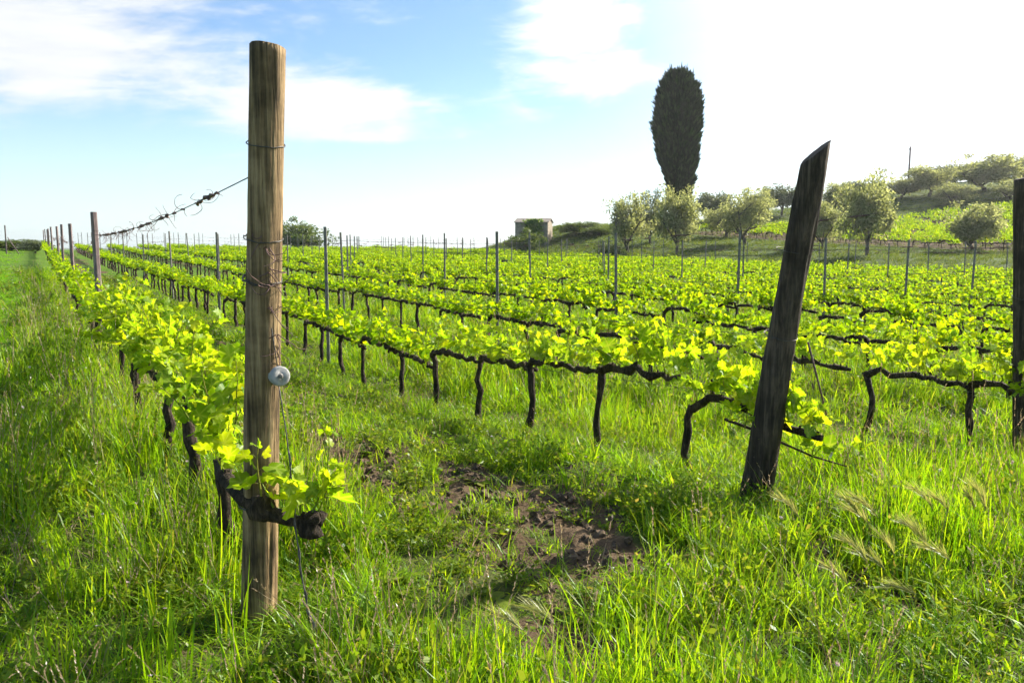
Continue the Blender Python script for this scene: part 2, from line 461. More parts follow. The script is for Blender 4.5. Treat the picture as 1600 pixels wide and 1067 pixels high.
# ------------------------------------------------------------------ scattering (grass and the like: nobody could count it)
def scatter(name, P, rot, scl, idx, protos, label, cat):
    c = bpy.data.collections.new(name + '_kinds')
    for k, p in enumerate(protos):
        o = bpy.data.objects.new('%s_kind_%02d' % (name, k), p); c.objects.link(o)
    me = bpy.data.meshes.new(name); n = len(P)
    me.vertices.add(n); me.vertices.foreach_set('co', np.asarray(P, float).ravel())
    for nm, ty, arr, key in (('rot', 'FLOAT_VECTOR', rot, 'vector'), ('scl', 'FLOAT_VECTOR', scl, 'vector'), ('idx', 'INT', idx, 'value')):
        a = me.attributes.new(nm, ty, 'POINT'); a.data.foreach_set(key, np.asarray(arr).ravel())
    me.update(); o = place(name, me)
    g = bpy.data.node_groups.new(name, 'GeometryNodeTree')
    g.interface.new_socket('Geometry', in_out='INPUT', socket_type='NodeSocketGeometry')
    g.interface.new_socket('Geometry', in_out='OUTPUT', socket_type='NodeSocketGeometry')
    N = g.nodes.new; gi, go = N('NodeGroupInput'), N('NodeGroupOutput')
    ip, ci = N('GeometryNodeInstanceOnPoints'), N('GeometryNodeCollectionInfo')
    ci.inputs['Collection'].default_value = c; ci.inputs['Separate Children'].default_value = True; ci.inputs['Reset Children'].default_value = True
    L = g.links.new
    L(gi.outputs[0], ip.inputs['Points']); L(ci.outputs[0], ip.inputs['Instance']); ip.inputs['Pick Instance'].default_value = True
    for nm, ty, s in (('rot', 'FLOAT_VECTOR', 'Rotation'), ('scl', 'FLOAT_VECTOR', 'Scale'), ('idx', 'INT', 'Instance Index')):
        a = N('GeometryNodeInputNamedAttribute'); a.data_type = ty; a.inputs['Name'].default_value = nm; L(a.outputs[0], ip.inputs[s])
    L(ip.outputs[0], go.inputs[0])
    md = o.modifiers.new('scatter', 'NODES'); md.node_group = g
    tag(o, label, cat, kind='stuff')
    return o


def blades(mb, rg, n, spread, h0, h1, w0, w1, bend, seg=4, mi=0):
    for _ in range(n):
        a = rg.random() * 6.283; rr = spread * math.sqrt(rg.random())
        b = np.array([math.cos(a) * rr, math.sin(a) * rr, -.015])
        h = h0 + (h1 - h0) * rg.random(); w = w0 + (w1 - w0) * rg.random()
        d = rg.random() * 6.283; dv = np.array([math.cos(d), math.sin(d), 0]); sv = np.array([-dv[1], dv[0], 0])
        tw = (rg.random() - .5) * 1.4
        sv = sv * math.cos(tw) + dv * math.sin(tw)
        k = bend * (.25 + rg.random() * 1.2); droop = max(0, rg.random() - .55) * 1.3
        vs = []
        for i in range(seg + 1):
            s = i / seg
            c = b + dv * (h * k * s ** 1.8) + np.array([0, 0, h * (s - (.32 * k + droop * .7) * s ** 2.6)])
            ww = w * (1 - s ** 1.8) * (.75 + .5 * min(1, s * 3)) * .5
            if i < seg: vs += [c - sv * ww, c + sv * ww]
            else: vs.append(c)
        f = [(2 * i, 2 * i + 1, 2 * i + 3, 2 * i + 2) for i in range(seg - 1)] + [(2 * seg - 2, 2 * seg - 1, 2 * seg)]
        mb.add(vs, f, mi)


def seed_stem(mb, rg, h, mi_stem, mi_head, awn=False):
    d = rg.random() * 6.283; lean = .1 + .25 * rg.random()
    dv = np.array([math.cos(d), math.sin(d), 0])
    p = [dv * (h * lean * s * s) + np.array([0, 0, h * (s - .12 * lean * s ** 3)]) for s in np.linspace(0, 1, 5)]
    mb.tube(p, np.linspace(.0016, .0010, 5), 3, False, mi_stem)
    t = p[-1] - p[-2]; t /= np.linalg.norm(t); L = .05 + .05 * rg.random()
    for _ in range(22 if awn else 16):
        s = rg.random(); q = p[-1] + t * (s * L); o = rg.normal(size=3); o -= t * np.dot(o, t); o /= np.linalg.norm(o)
        l = (.035 + .03 * rg.random()) if awn else .012
        e = q + t * l + o * (l * (.32 if awn else .5)); sd_ = np.cross(t, o) * (.0016 if awn else .0025)
        mb.add([q - sd_, q + sd_, e], [(0, 1, 2)], mi_head)


def proto_sets():
    S = {}
    def mk(name, n, fn, mats):
        S[name] = []
        for k in range(n):
            rg = np.random.default_rng(100 + k * 13 + len(S) * 997); mb = MB(); fn(mb, rg); S[name].append(mb.mesh(name, mats, False))
    def tall(mb, rg):
        blades(mb, rg, 15, .085, .10, .34, .004, .0095, .62, 4, 0)
        if rg.random() < .25: seed_stem(mb, rg, .28 + .14 * rg.random(), 1, 1)
    mk('tall', 6, tall, [M['grass_lush'], M['dry']])
    def mid(mb, rg): blades(mb, rg, 18, .07, .07, .22, .003, .006, .7, 4, 0)
    mk('mid', 5, mid, [M['grass']])
    def short(mb, rg): blades(mb, rg, 22, .08, .03, .09, .0025, .0045, .8, 3, 0)
    mk('short', 4, short, [M['grass']])
    def hillg(mb, rg): blades(mb, rg, 16, .085, .10, .30, .005, .010, .6, 3, 0)
    mk('hill', 5, hillg, [M['hill_grass']])
    def lawn(mb, rg): blades(mb, rg, 24, .085, .05, .12, .003, .005, .7, 3, 0)
    mk('lawn', 4, lawn, [M['lawn']])
    def weed(mb, rg):
        for _ in range(8):
            a = rg.random() * 6.283; h = .06 + .17 * rg.random(); ln = .3 + .5 * rg.random(); dv = np.array([math.cos(a), math.sin(a), 0])
            p = [dv * (h * ln * s) + np.array([0, 0, h * s]) for s in np.linspace(0, 1, 4)]
            mb.tube(p, .001, 3, False, 0)
            for _k in range(9):
                s = .25 + .75 * rg.random(); q = dv * (h * ln * s) + np.array([0, 0, h * s])
                u = rg.normal(size=3); u[2] = abs(u[2]) * 1.1; u /= np.linalg.norm(u); v = np.cross(u, rg.normal(size=3)); v /= np.linalg.norm(v)
                l = .016 + .03 * rg.random(); w = l * .25
                mb.add([q, q + u * l * .5 + v * w, q + u * l, q + u * l * .5 - v * w], [(0, 1, 2, 3)], 0)
    mk('weed', 6, weed, [M['weed']])
    def broad(mb, rg):
        for _ in range(9):
            a = rg.random() * 6.283; l = .06 + .09 * rg.random(); w = l * (.14 + .12 * rg.random()); up = .3 + .9 * rg.random()
            dv = np.array([math.cos(a), math.sin(a), 0]); sv = np.array([-dv[1], dv[0], 0]); vs = []
            for s, k in ((0, .25), (.35, .9), (.7, .85), (1, 0)):
                c = dv * (l * s) + np.array([0, 0, l * up * s - l * .6 * s * s])
                vs += [c - sv * w * k, c + sv * w * k] if k else [c]
            mb.add(vs, [(0, 1, 3, 2), (2, 3, 5, 4), (4, 5, 6)], 0)
    mk('broad', 4, broad, [M['weed']])
    def dry(mb, rg):
        for _ in range(3): seed_stem(mb, rg, .2 + .25 * rg.random(), 0, 0)
        blades(mb, rg, 4, .06, .1, .28, .002, .004, .9, 4, 0)
    mk('dry', 4, dry, [M['dry']])
    def reed(mb, rg): blades(mb, rg, 9, .06, .26, .48, .005, .009, .16, 5, 0)
    mk('reed', 3, reed, [M['grass_lush']])
    def flower(mb, rg):
        h = .12 + .2 * rg.random(); d = rg.normal(size=2) * .05
        mb.tube([(0, 0, 0), (d[0] * .5, d[1] * .5, h * .6), (d[0], d[1], h)], .0012, 3, False, 0)
        for _ in range(14):
            o = rg.normal(size=3); o /= np.linalg.norm(o); o[2] = abs(o[2]); v = np.cross(o, rg.normal(size=3)); v /= np.linalg.norm(v)
            q = np.array([d[0], d[1], h]); mb.add([q - v * .004, q + v * .004, q + o * .013], [(0, 1, 2)], 1)
    mk('flower', 3, flower, [M['grass'], M['flower']])
    def clod(mb, rg):
        n, m_ = 5, 7; vs = [];
        for i in range(n):
            th = math.pi * (i + .5) / n
            for j in range(m_):
                q = .032 * (.6 + .75 * rg.random()); ph = 6.283 * j / m_
                vs.append((q * math.sin(th) * math.cos(ph), q * math.sin(th) * math.sin(ph), q * .7 * math.cos(th)))
        fs = [(i * m_ + j, i * m_ + (j + 1) % m_, (i + 1) * m_ + (j + 1) % m_, (i + 1) * m_ + j)[::-1] for i in range(n - 1) for j in range(m_)]
        fs += [tuple(range(m_)), tuple((n - 1) * m_ + j for j in range(m_))[::-1]]
        mb.add(vs, fs, 0)
    mk('clod', 5, clod, [M['clod']])
    return S


PS = proto_sets()


def cloud_points(r0, r1, dens, az0=-43, az1=43, rg=rng):
    """random ground points in the fan that the picture looks over (and a little round it)"""
    area = .5 * (r1 * r1 - r0 * r0) * R(az1 - az0); n = int(area * dens)
    r = np.sqrt(r0 * r0 + (r1 * r1 - r0 * r0) * rg.random(n)); a = R(YAW) + np.radians(az0 + (az1 - az0) * rg.random(n))
    return r * np.sin(a), r * np.cos(a)


def zones(X, Y):
    """0 mown lawn, 1 tall verge, 2 tilled strip, 3 lush grass between rows"""
    z = np.full(len(X), 3)
    e = (fbm(X, Y, .8, 2, 51) - .5) * .7
    z[X + e < 3.15] = 2
    z[X + e < 1.15] = 1
    z[X + e * .6 < -.30] = 0
    near = (Y + e * 2 < 2.5)
    z[near & (X > 1.2)] = 3
    z[near & (X <= 1.2)] = 1
    z[(X + e * .6 < -.30) & (Y > 4.2)] = 0
    return z


def build_grass():
    kinds = ['tall', 'mid', 'short', 'weed', 'broad', 'dry', 'flower', 'reed', 'lawn']
    protos = []; start = {}
    for k in kinds: start[k] = len(protos); protos += PS[k]
    # kind probabilities for each zone (rest: nothing)
    prob = {0: (.0, .06, .0, .06, .02, .02, .01, .0, .83), 1: (.48, .26, .03, .09, .04, .09, .01),
            2: (.20, .40, .16, .16, .05, .03, .01), 3: (.52, .27, .03, .08, .04, .05, .012)}
    hs = {0: .95, 1: 1.5, 2: 1.0, 3: 1.36}
    outs = {0: [], 1: [], 2: [], 3: []}
    for r0, r1, d, sc in ((1.2, 4.5, 470, .85), (4.5, 8, 260, .95), (8, 14, 105, 1.2), (14, 24, 36, 1.7), (24, 42, 10, 2.4)):
        X, Y = cloud_points(r0, r1, d)
        s = soil_mask(X, Y); zn = zones(X, Y)
        cl = fbm(X, Y, 2.2, 3, 71)
        keep = rng.random(len(X)) > s * .86
        keep &= rng.random(len(X)) < .42 + 1.2 * sstep(.34, .62, cl)
        keep &= X < FIELD_X + 4
        X, Y, zn, cl, s = X[keep], Y[keep], zn[keep], cl[keep], s[keep]
        Z = terrain(X, Y) + micro(X, Y)
        for q in range(4):
            mk = zn == q; n = int(mk.sum())
            if not n: continue
            x, y, z_, c_ = X[mk], Y[mk], Z[mk], cl[mk]
            u = rng.random(n); cum = np.cumsum(prob[q]); cum /= cum[-1]; ki = np.searchsorted(cum, u); ki = np.minimum(ki, len(kinds) - 1)
            idx = np.array([start[kinds[k]] + rng.integers(len(PS[kinds[k]])) for k in ki])
            lf = sstep(.3, .7, fbm(x, y, .7, 3, 131))
            h = hs[q] * sc * (.2 + .75 * c_ + .35 * rng.random(n)) * (.62 + .75 * lf); w = sc * (.8 + .4 * rng.random(n))
            h = np.minimum(h, np.where(np.hypot(x, y) > 14, 1.5, 9))
            # shorter where it is shaded and trodden under the vines and on the tilled strip
            if q == 2: h *= .7 + .5 * sstep(.45, .6, fbm(x, y, .9, 2, 91))
            foot = np.abs(((x - ROW0 + PITCHX / 2) % PITCHX) - PITCHX / 2)      # trampled and dry at the foot of the vines
            h *= np.where((y > 3.4) & (x > 1.6), .36 + .64 * sstep(.2, .85, foot), 1)
            h *= .35 + .65 * sstep(.2, .6, np.hypot(x - PX, y - PY)); h *= .6 + .4 * sstep(.2, .6, np.hypot(x - 3.62, y - 3.25))
            rot = np.column_stack([(rng.random(n) - .5) * .35, (rng.random(n) - .5) * .35, rng.random(n) * 6.283])
            outs[q].append((np.column_stack([x, y, z_]), rot, np.column_stack([w, w, h]), idx))
    X = -1.0 - 45 * rng.random(5200); Y = 25 + 85 * rng.random(5200); k = (X * FX + Y * FY > 20) & (X * RX + Y * RY > -.78 * (X * FX + Y * FY))
    X, Y = X[k], Y[k]; n = len(X); i0 = start['lawn']; b = 2.6 * (.7 + .6 * rng.random(n))
    outs[0].append((np.column_stack([X, Y, terrain(X, Y)]), np.column_stack([0 * X, 0 * X, rng.random(n) * 6.283]), np.column_stack([b, b, 1.2 + .5 * rng.random(n)]), i0 + rng.integers(0, len(PS['lawn']), n)))
    # a stand of stiff pale blades at the lower left, by the tall post
    n = 40; X, Y = at(20 + 340 * rng.random(n), 2.45 + 1.4 * rng.random(n)); i0 = start['reed']
    outs[1].append((np.column_stack([X, Y, terrain(X, Y) + micro(X, Y)]), np.column_stack([(rng.random(n) - .5) * .3, (rng.random(n) - .5) * .3, rng.random(n) * 6.283]), np.column_stack([np.ones(n), np.ones(n), .7 + .5 * rng.random(n)]), i0 + rng.integers(0, len(PS['reed']), n)))
    lab = {0: ('lawn_grass', 'short mown green grass on the far left beside the vineyard', 'grass'),
           1: ('verge_grass', 'tall tangled grass with dry stems along the foot of the leftmost row', 'grass'),
           2: ('strip_weeds', 'low weeds and short grass on the tilled strip between first two rows', 'weeds'),
           3: ('meadow_grass', 'lush sunlit green grass between the rows and in the right foreground', 'grass')}
    for q in range(4):
        a = [np.concatenate(t) for t in zip(*outs[q])]
        scatter(lab[q][0], *a, protos, lab[q][1], lab[q][2])
    # clods of earth on the bare patches
    X, Y = cloud_points(1.2, 11, 420)
    s = soil_mask(X, Y); k = rng.random(len(X)) < s * .55
    X, Y = X[k], Y[k]; n = len(X); sz = .25 + 1.1 * rng.random(n) ** 3
    scatter('soil_clods', np.column_stack([X, Y, terrain(X, Y) + micro(X, Y)]), rng.random((n, 3)) * 6.28, np.column_stack([sz] * 3),
            rng.integers(0, len(PS['clod']), n), PS['clod'], 'crumbly brown clods of earth on the bare strip', 'soil')
    # the bank and the hillside beyond the field
    X = FIELD_X + 1 + 75 * rng.random(26000) ** 1.25; Y = 10 + 100 * rng.random(26000)
    dd = X * FX + Y * FY; k = (np.hypot(X, Y) < 130) & ~((X > 63) & (dd < 94) & (rng.random(len(X)) < .75)); X, Y = X[k], Y[k]; n = len(X)
    b = 2.2 * (.7 + .9 * rng.random(n)); hh = 1.3 * (.4 + fbm(X, Y, .12, 3, 5)) * (.8 + .5 * rng.random(n))
    idx = rng.integers(0, len(PS['hill']), n)
    scatter('hillside_grass', np.column_stack([X, Y, terrain(X, Y)]), np.column_stack([0 * X, 0 * X, rng.random(n) * 6.28]),
            np.column_stack([b, b, hh]), idx, PS['hill'], 'rough green grass on the bank and hillside under the olive trees', 'grass')


build_grass()

# ------------------------------------------------------------------ vine leaves
def leaf_shape(mb, rg, M4=None, simple=False, mi=0):
    """five-lobed leaf about one unit across, stalk end at the origin, growing along +Y"""
    if simple: o = [(.0, -.02), (.34, -.12), (.5, .22), (.36, .42), (.30, .66), (.0, 1.0), (-.30, .66), (-.36, .42), (-.5, .22), (-.34, -.12)]
    else: o = [(.0, .04), (.16, -.14), (.36, -.1), (.42, .08), (.56, .26), (.52, .44), (.30, .42), (.38, .64), (.26, .78), (.13, .80), (.0, 1.0),
               (-.13, .80), (-.26, .78), (-.38, .64), (-.30, .42), (-.52, .44), (-.56, .26), (-.42, .08), (-.36, -.1), (-.16, -.14)]
    p = np.array(o) * (1 + .12 * (rg.random((len(o), 2)) - .5))
    cup = .2 + .9 * rg.random(); fold = .05 + .6 * rg.random(); droop = -.3 + 1.1 * rg.random()
    def zf(x, y): return fold * abs(x) - droop * y * y * .6 - cup * x * x * .6 + .05 * math.sin(9 * x + 5 * y)
    c = (0, .32); v = [(c[0], c[1], zf(*c) - .03)] + [(x, y, zf(x, y) + .05 * (rg.random() - .5)) for x, y in p]
    v = np.array(v); n = len(o); f = [(0, 1 + i, 1 + (i + 1) % n) for i in range(n)]
    if M4 is not None: v = v @ M4[:3, :3].T + M4[:3, 3]
    mb.add(v, f, mi)


LEAVES = []
for k in range(10):
    mb = MB(); leaf_shape(mb, np.random.default_rng(400 + k)); me = mb.mesh('vine_leaf', M['near_leaf'], True); LEAVES.append(me)
    vn = np.zeros(len(me.vertices)); vn[[0, 1, 5, 9, 11, 13, 17]] = 1; vn[[10, 12]] = .3; vn[1] = 1
    me.attributes.new('vein', 'FLOAT', 'POINT').data.foreach_set('value', vn)


def frame(n, up, size):
    y = up / np.linalg.norm(up); z = n - y * np.dot(n, y); z /= np.linalg.norm(z) + 1e-9; x = np.cross(y, z)
    m = np.eye(4); m[:3, 0] = x * size; m[:3, 1] = y * size; m[:3, 2] = z * size
    return m


def shoot(rg, base, d, L, stems, leaves, size=1.0):
    d = d / np.linalg.norm(d); p = [np.array(base)]; n = max(4, int(L / .05))
    for i in range(n):
        d = d + rg.normal(size=3) * .11 + np.array([0, 0, .03]); d /= np.linalg.norm(d); p.append(p[-1] + d * L / n)
    stems.tube(p, np.linspace(.0042, .0016, len(p)), 4, False, 0)
    sgn = 1 if rg.random() < .5 else -1
    for i in range(1, n + 1):
        q = p[i]; k = i / n
        for rep in range(2 if rg.random() < .68 else 1):
            sgn = -sgn; a = rg.random() * 6.283
            out = np.array([math.cos(a), math.sin(a), .15 + .5 * rg.random()]); out /= np.linalg.norm(out)
            s = .85 * size * (.046 + .052 * math.sin(math.pi * min(1, .25 + .62 * k) if k < .85 else .5) * (1 - .55 * max(0, k - .6) / .4)) * (.5 + .95 * rg.random())
            st = q + out * s * .55; stems.tube([q, (q + st) / 2 + np.array([0, 0, .006]), st], .0011, 3, False, 0)
            nrm = np.array([rg.normal() * .9, rg.normal() * .9, .75]) + out * .4
            y = out * .7 + np.array([0, 0, -.7 + 1.3 * rg.random()]) + rg.normal(size=3) * .35
            m = frame(nrm, y, s); m[:3, 3] = st; leaves.append(m)
    # furled tip
    for _ in range(2):
        m = frame(rg.normal(size=3), d + rg.normal(size=3) * .4, .022 + .02 * rg.random()); m[:3, 3] = p[-1]; leaves.append(m)


def merge(shoots):
    st, lv = MB(), []
    for m, l in shoots:
        st.add(np.concatenate(m.v), m.f); lv += l
    return st, lv


def vine_parts(rg, h=.58, arm=1.0, both=False, lush=1.0, path=None, vigour=1.0):
    """trunk, cordon, stems, leaf matrices; the arm grows along -Y (towards the headland)"""
    tr, co, sh = MB(), MB(), []
    n = 8; tx, ty = rg.normal() * .035, rg.normal() * .075
    p = np.array([[tx * s + rg.normal() * .010 * (s > 0), ty * math.sin(s * 2.6) + rg.normal() * .010 * (s > 0), -.12 + (h + .12 - .02) * s] for s in np.linspace(0, 1, n)])
    rad = (.033 - .007 * np.linspace(0, 1, n)) * (1 + .28 * (rg.random(n) - .5)) * (.85 + .3 * rg.random()); rad[0] *= 1.35; rad[-1] *= 1.2
    tr.tube(p, rad, 8, True, 0, .16, rg)
    top = p[-1]
    arms = []
    if path is None:
        for sgn, L in ((-1, arm), (1, .25 + .35 * rg.random())) if both else ((-1, arm),):
            m = 13; q = [top + np.array([0, 0, -.03])]
            hump = .02 + .09 * rg.random() ** 2; sag = rg.normal() * .03
            for i in range(1, m):
                s = i / (m - 1)
                q.append(top + np.array([rg.normal() * .018 - tx * s, sgn * L * s - ty * s * .3, hump * math.sin(min(1, s * 3) * math.pi / 2) - (hump + sag) * s ** 1.5 + rg.normal() * .014]))
            arms.append(np.array(q))
    else: arms.append(np.array(path))
    for q in arms:
        m = len(q); r = np.linspace(.030, .017, m) * (1 + .5 * (rg.random(m) - .5)); r[1::3] *= 1.3
        co.tube(q, r, 8, True, 0, .25, rg)
        L = np.linalg.norm(np.diff(q, axis=0), axis=1).sum(); ns = max(2, int(L / .095 * lush))
        for i in range(ns):
            s = (i + .5 + .5 * (rg.random() - .5)) / ns * (m - 1); a = int(s); b = min(m - 1, a + 1); base = q[a] + (q[b] - q[a]) * (s - a)
            co.tube([base, base + np.array([rg.normal() * .01, rg.normal() * .01, .035])], [.010, .007], 5, True, 0)
            d = np.array([rg.normal() * .42, rg.normal() * .36, 1.0])
            if rg.random() < .12: d[2] = .15
            sh.append((MB(), [])); shoot(rg, base + np.array([0, 0, .03]), d, vigour * (.12 + .28 * rg.random() ** 1.1), *sh[-1])
    return tr, co, sh


def leaf_objects(vine, lv, rg):
    for m in lv:
        o = bpy.data.objects.new('leaf', LEAVES[rg.integers(len(LEAVES))]); COL.objects.link(o); o.parent = vine
        mm = Matrix([list(r) for r in m]); loc, q, sc = mm.decompose()
        o.location = loc; o.rotation_euler = q.to_euler(); o.scale = sc


def foliage_mesh(lv, rg, simple=True):
    mb = MB()
    for m in lv: leaf_shape(mb, rg, m, simple)
    return mb


VARIANTS = []
for k in range(9):
    rg = np.random.default_rng(900 + k)
    tr, co, sh = vine_parts(rg, .54 + .1 * rg.random(), 1.0, k % 3 == 1, (1.5, 1.2, 1.4, .9, 1.5, 1.3, 1.1, 1.5, 1.3)[k], None, (1.15, .9, 1.1, .7, 1.25, 1.0, .8, 1.1, 1.0)[k]); st, lv = merge(sh)
    VARIANTS.append((tr.mesh('trunk', M['bark']), co.mesh('cordon', M['bark']), st.mesh('shoots', M['vine_shoot']), foliage_mesh(lv, rg).mesh('foliage', M['vine_leaf'])))
FAR = []
for k in range(6):
    rg = np.random.default_rng(950 + k); tr, co, sh = vine_parts(rg, .56, 1.0, k % 2 == 0, (1.5, 1.2, 1.3, .9, 1.4, 1.1)[k], None, (1.2, .9, 1.1, .7, 1.1, 1.0)[k]); st, lv = merge(sh)
    mb = MB()
    for src, mi in ((tr, 0), (co, 0)):
        mb.add(np.concatenate(src.v), src.f, mi)
    for m in lv: leaf_shape(mb, rg, m, True, 1)
    FAR.append(mb.mesh('far_vine', [M['bark'], M['vine_leaf']]))

ROWNAME = ['the row of the tall round post', 'the row of the leaning dark post', 'the row starting at the right edge post'] + \
          ['the %s row from the left' % ORD[i] for i in range(3, 30)]


def build_vines():
    spots = []
    for i in range(NROWS):
        X = ROW0 + PITCHX * i; y0 = 3.66 + .06 * i if i != 1 else 3.86
        n = 0; y = y0
        while y < 97:
            rg = np.random.default_rng(i * 1000 + n)
            yy = y + (rg.random() - .5) * .14; xx = X + rg.normal() * .035
            depth = xx * FX + yy * FY; lat = xx * RX + yy * RY
            px = 800 + 1244 * lat / depth
            if px < 1900: spots.append((i, n, xx, yy, depth, px))
            y += 1.02; n += 1
    vis = sorted([s for s in spots if -60 < s[5] < 1660], key=lambda s: s[4])
    single = set((s[0], s[1]) for s in vis[:298]); LIM = 9.4
    far = []
    for i, n, x, y, depth, px in spots:
        rg = np.random.default_rng(5000 + i * 1000 + n)
        z = gz(x, y)
        if (i, n) in single or (depth < 9 and px < 1750):
            e = empty('grape_vine', (x, y, z))
            lab = '%s leafy vine from the near end of %s' % (ORD[min(n, len(ORD) - 1)], ROWNAME[i])
            if depth < LIM:
                path = None; lush, vig, h = .95 + .45 * rg.random(), .85 + .35 * rg.random(), .56 + .06 * rg.random()
                if (i, n) == (0, 0):        # its old arm bends round the front of the tall post
                    h = .52; path = np.array([(0, 0, .5), (-.06, -.2, .535), (-.105, -.42, .54), (-.075, -.62, .50), (.0, -.735, .46), (.06, -.765, .435), (.115, -.785, .425), (.16, -.79, .42), (.185, -.785, .455)])
                    lab = 'vine whose gnarled arm hooks round the front of the tall round post'; lush, vig = .5, .6
                if i in (1, 2): h += .09
                if (i, n) == (1, 0): h = .50
                if i == 0 and n: vig = 1.25 + .3 * rg.random(); lush = 1.85
                tr, co, sh = vine_parts(rg, h, 1.02, rg.random() < .25, lush, path, vig)
                def extra(b_, d_, l_, z_=1.0): sh.append((MB(), [])); shoot(rg, b_, d_, l_, *sh[-1], z_)
                if (i, n) == (0, 0):        # knobbly old head on the arm
                    for c, r_ in (((-.02, -.70, .48), .05), ((.13, -.785, .415), .042)):
                        th = np.linspace(0, math.pi, 7); co.tube([(c[0] + rg.normal() * .004, c[1] + rg.normal() * .004, c[2] - r_ * math.cos(t)) for t in th], [r_ * (.15 + math.sin(t)) * (1 + .2 * rg.normal()) for t in th], 9, True, 0, .22, rg)
                    extra((.19, -.785, .46), np.array([.22, -.05, 1.0]), .30, .7)
                    extra((.14, -.79, .46), np.array([.3, .0, .5]), .14)
                    extra((-.03, -.72, .53), np.array([-.1, -.1, .9]), .2, .9)
                if (i, n) == (1, 0):        # a cane runs on past the leaning post
                    q = [(0, -.3, .45), (.0, -.55, .43), (-.02, -.72, .41), (.02, -.95, .36), (.10, -1.12, .33)]
                    co.tube(q, [.011, .009, .008, .006, .004], 6, True)
                    for b_, l_ in (((-.04, -.5, .43), .28), ((-.04, -.6, .42), .24), ((-.03, -.7, .41), .2), ((.02, -.95, .36), .12), ((.1, -1.1, .33), .14)):
                        extra(b_, np.array([-.25 + rg.normal() * .3, -.2, .9]), l_, 1.25)
                tr.build('trunk', M['bark'], e); co.build('cordon', M['bark'], e)
                for m_, l_ in sh: leaf_objects(m_.build('shoot', M['vine_shoot'], e), l_, rg)
            else:
                v = VARIANTS[rg.integers(len(VARIANTS))]
                for nm, me in zip(('trunk', 'cordon', 'shoots', 'foliage'), v):
                    o = place(nm, me, e)
                    if nm in ('foliage', 'shoots'): o['kind'] = 'stuff'
                s = .92 + .16 * rg.random(); e.scale = (1 if rg.random() < .5 else -1, 1, s); e.scale[0] *= 1.0
            tag(e, lab, 'vine', 'grape vines in the near rows')
        else: far.append((x, y, z, rg.integers(len(FAR)), rg.random()))
    f = np.array(far); n = len(f)
    sc = np.column_stack([np.where(f[:, 4] < .5, 1.1, -1.1), np.ones(n), .95 + .2 * rng.random(n)])
    scatter('far_vines', f[:, :3], np.zeros((n, 3)), sc, f[:, 3].astype(int), FAR, 'mass of bright green vines in the far part of the vineyard', 'vines')
    # the upper vineyard on the slope behind the bank
    P = []
    for k in range(16):
        for q in range(46):
            x = 64 + k * 2.3 + rng.normal() * .12; y = 22 + q * 1.3 + rng.normal() * .15
            d = x * FX + y * FY; px = 800 + 1244 * (x * RX + y * RY) / d
            if 1050 < px < 1720 and d < 94: P.append((x, y, float(terrain(x, y)) - .42))
    P = np.array(P); n = len(P)
    scatter('upper_vineyard_vines', P, np.column_stack([np.zeros(n), np.zeros(n), rng.normal(size=n) * .2]), np.column_stack([1.5 * np.ones(n), 1.1 * np.ones(n), 1.4 + .6 * rng.random(n)]),
            rng.integers(0, len(FAR), n), FAR, 'rows of small yellow-green vines on the slope behind the bank', 'vines')


build_vines()


# ------------------------------------------------------------------ posts and wires
def rough_post(name, path, rad, mat, sides=40, rings=46, bump=.006, seed=1, cut=0.0, cutdir=(1, 0), parent=None, loc=None, grooves=9, thin=1.0):
    """a log: irregular section, splits along the grain, top sawn at a slant"""
    p0, p1 = np.array(path[0], float), np.array(path[-1], float); mid = np.array(path[1], float) if len(path) > 2 else None
    rg = np.random.default_rng(seed); v = []; ph = rg.random(grooves) * 6.283; dp = rg.random(grooves); wd = (.05 + .1 * rg.random(grooves)) * thin
    a = np.arange(sides) * 2 * math.pi / sides
    cd = np.array(cutdir) / np.linalg.norm(cutdir)
    for i in range(rings):
        s = i / (rings - 1)
        c = p0 + (p1 - p0) * s if mid is None else p0 * (1 - s) ** 2 + mid * 2 * s * (1 - s) + p1 * s * s
        rr = np.interp(s, np.linspace(0, 1, len(rad)), rad)
        prof = 1 + .05 * np.sin(2 * a + ph[0]) + .03 * np.sin(3 * a + ph[1] + s)
        for g in range(grooves):
            da = np.angle(np.exp(1j * (a - ph[g] - .15 * math.sin(s * 5 + g)))); prof = prof - dp[g] * (bump / rr) * 1.4 * np.exp(-(da / wd[g]) ** 2) * (.5 + .5 * math.sin(s * 7 + g * 2))
        prof = prof + (fbm(a * 3 + 20, np.full(sides, s * 9 + seed), 1, 3, seed) - .5) * bump / rr * 2
        x, y = np.cos(a) * rr * prof, np.sin(a) * rr * prof
        z = np.zeros(sides)
        if cut: z = s ** 6 * cut * (x * cd[0] + y * cd[1]) / rr
        v.append(np.column_stack([c[0] + x, c[1] + y, c[2] + z]))
    f = [(i * sides + j, i * sides + (j + 1) % sides, (i + 1) * sides + (j + 1) % sides, (i + 1) * sides + j) for i in range(rings - 1) for j in range(sides)]
    f += [tuple((rings - 1) * sides + j for j in range(sides))]
    mb = MB(); mb.add(np.concatenate(v), f); o = mb.build(name, mat, parent, True, loc)
    o.data.polygons[len(f) - 1].use_smooth = False
    return o


def ring_wire(mb, c, r, rg, turns=1.0, tube=.0022, wob=.01, tilt=0.02):
    a = np.linspace(0, 6.283 * turns, int(26 * turns))
    mb.tube([(c[0] + math.cos(t) * r, c[1] + math.sin(t) * r, c[2] + math.sin(t) * tilt + wob * rg.normal() * .2 + .004 * t / 6.28) for t in a], tube, 5, False)


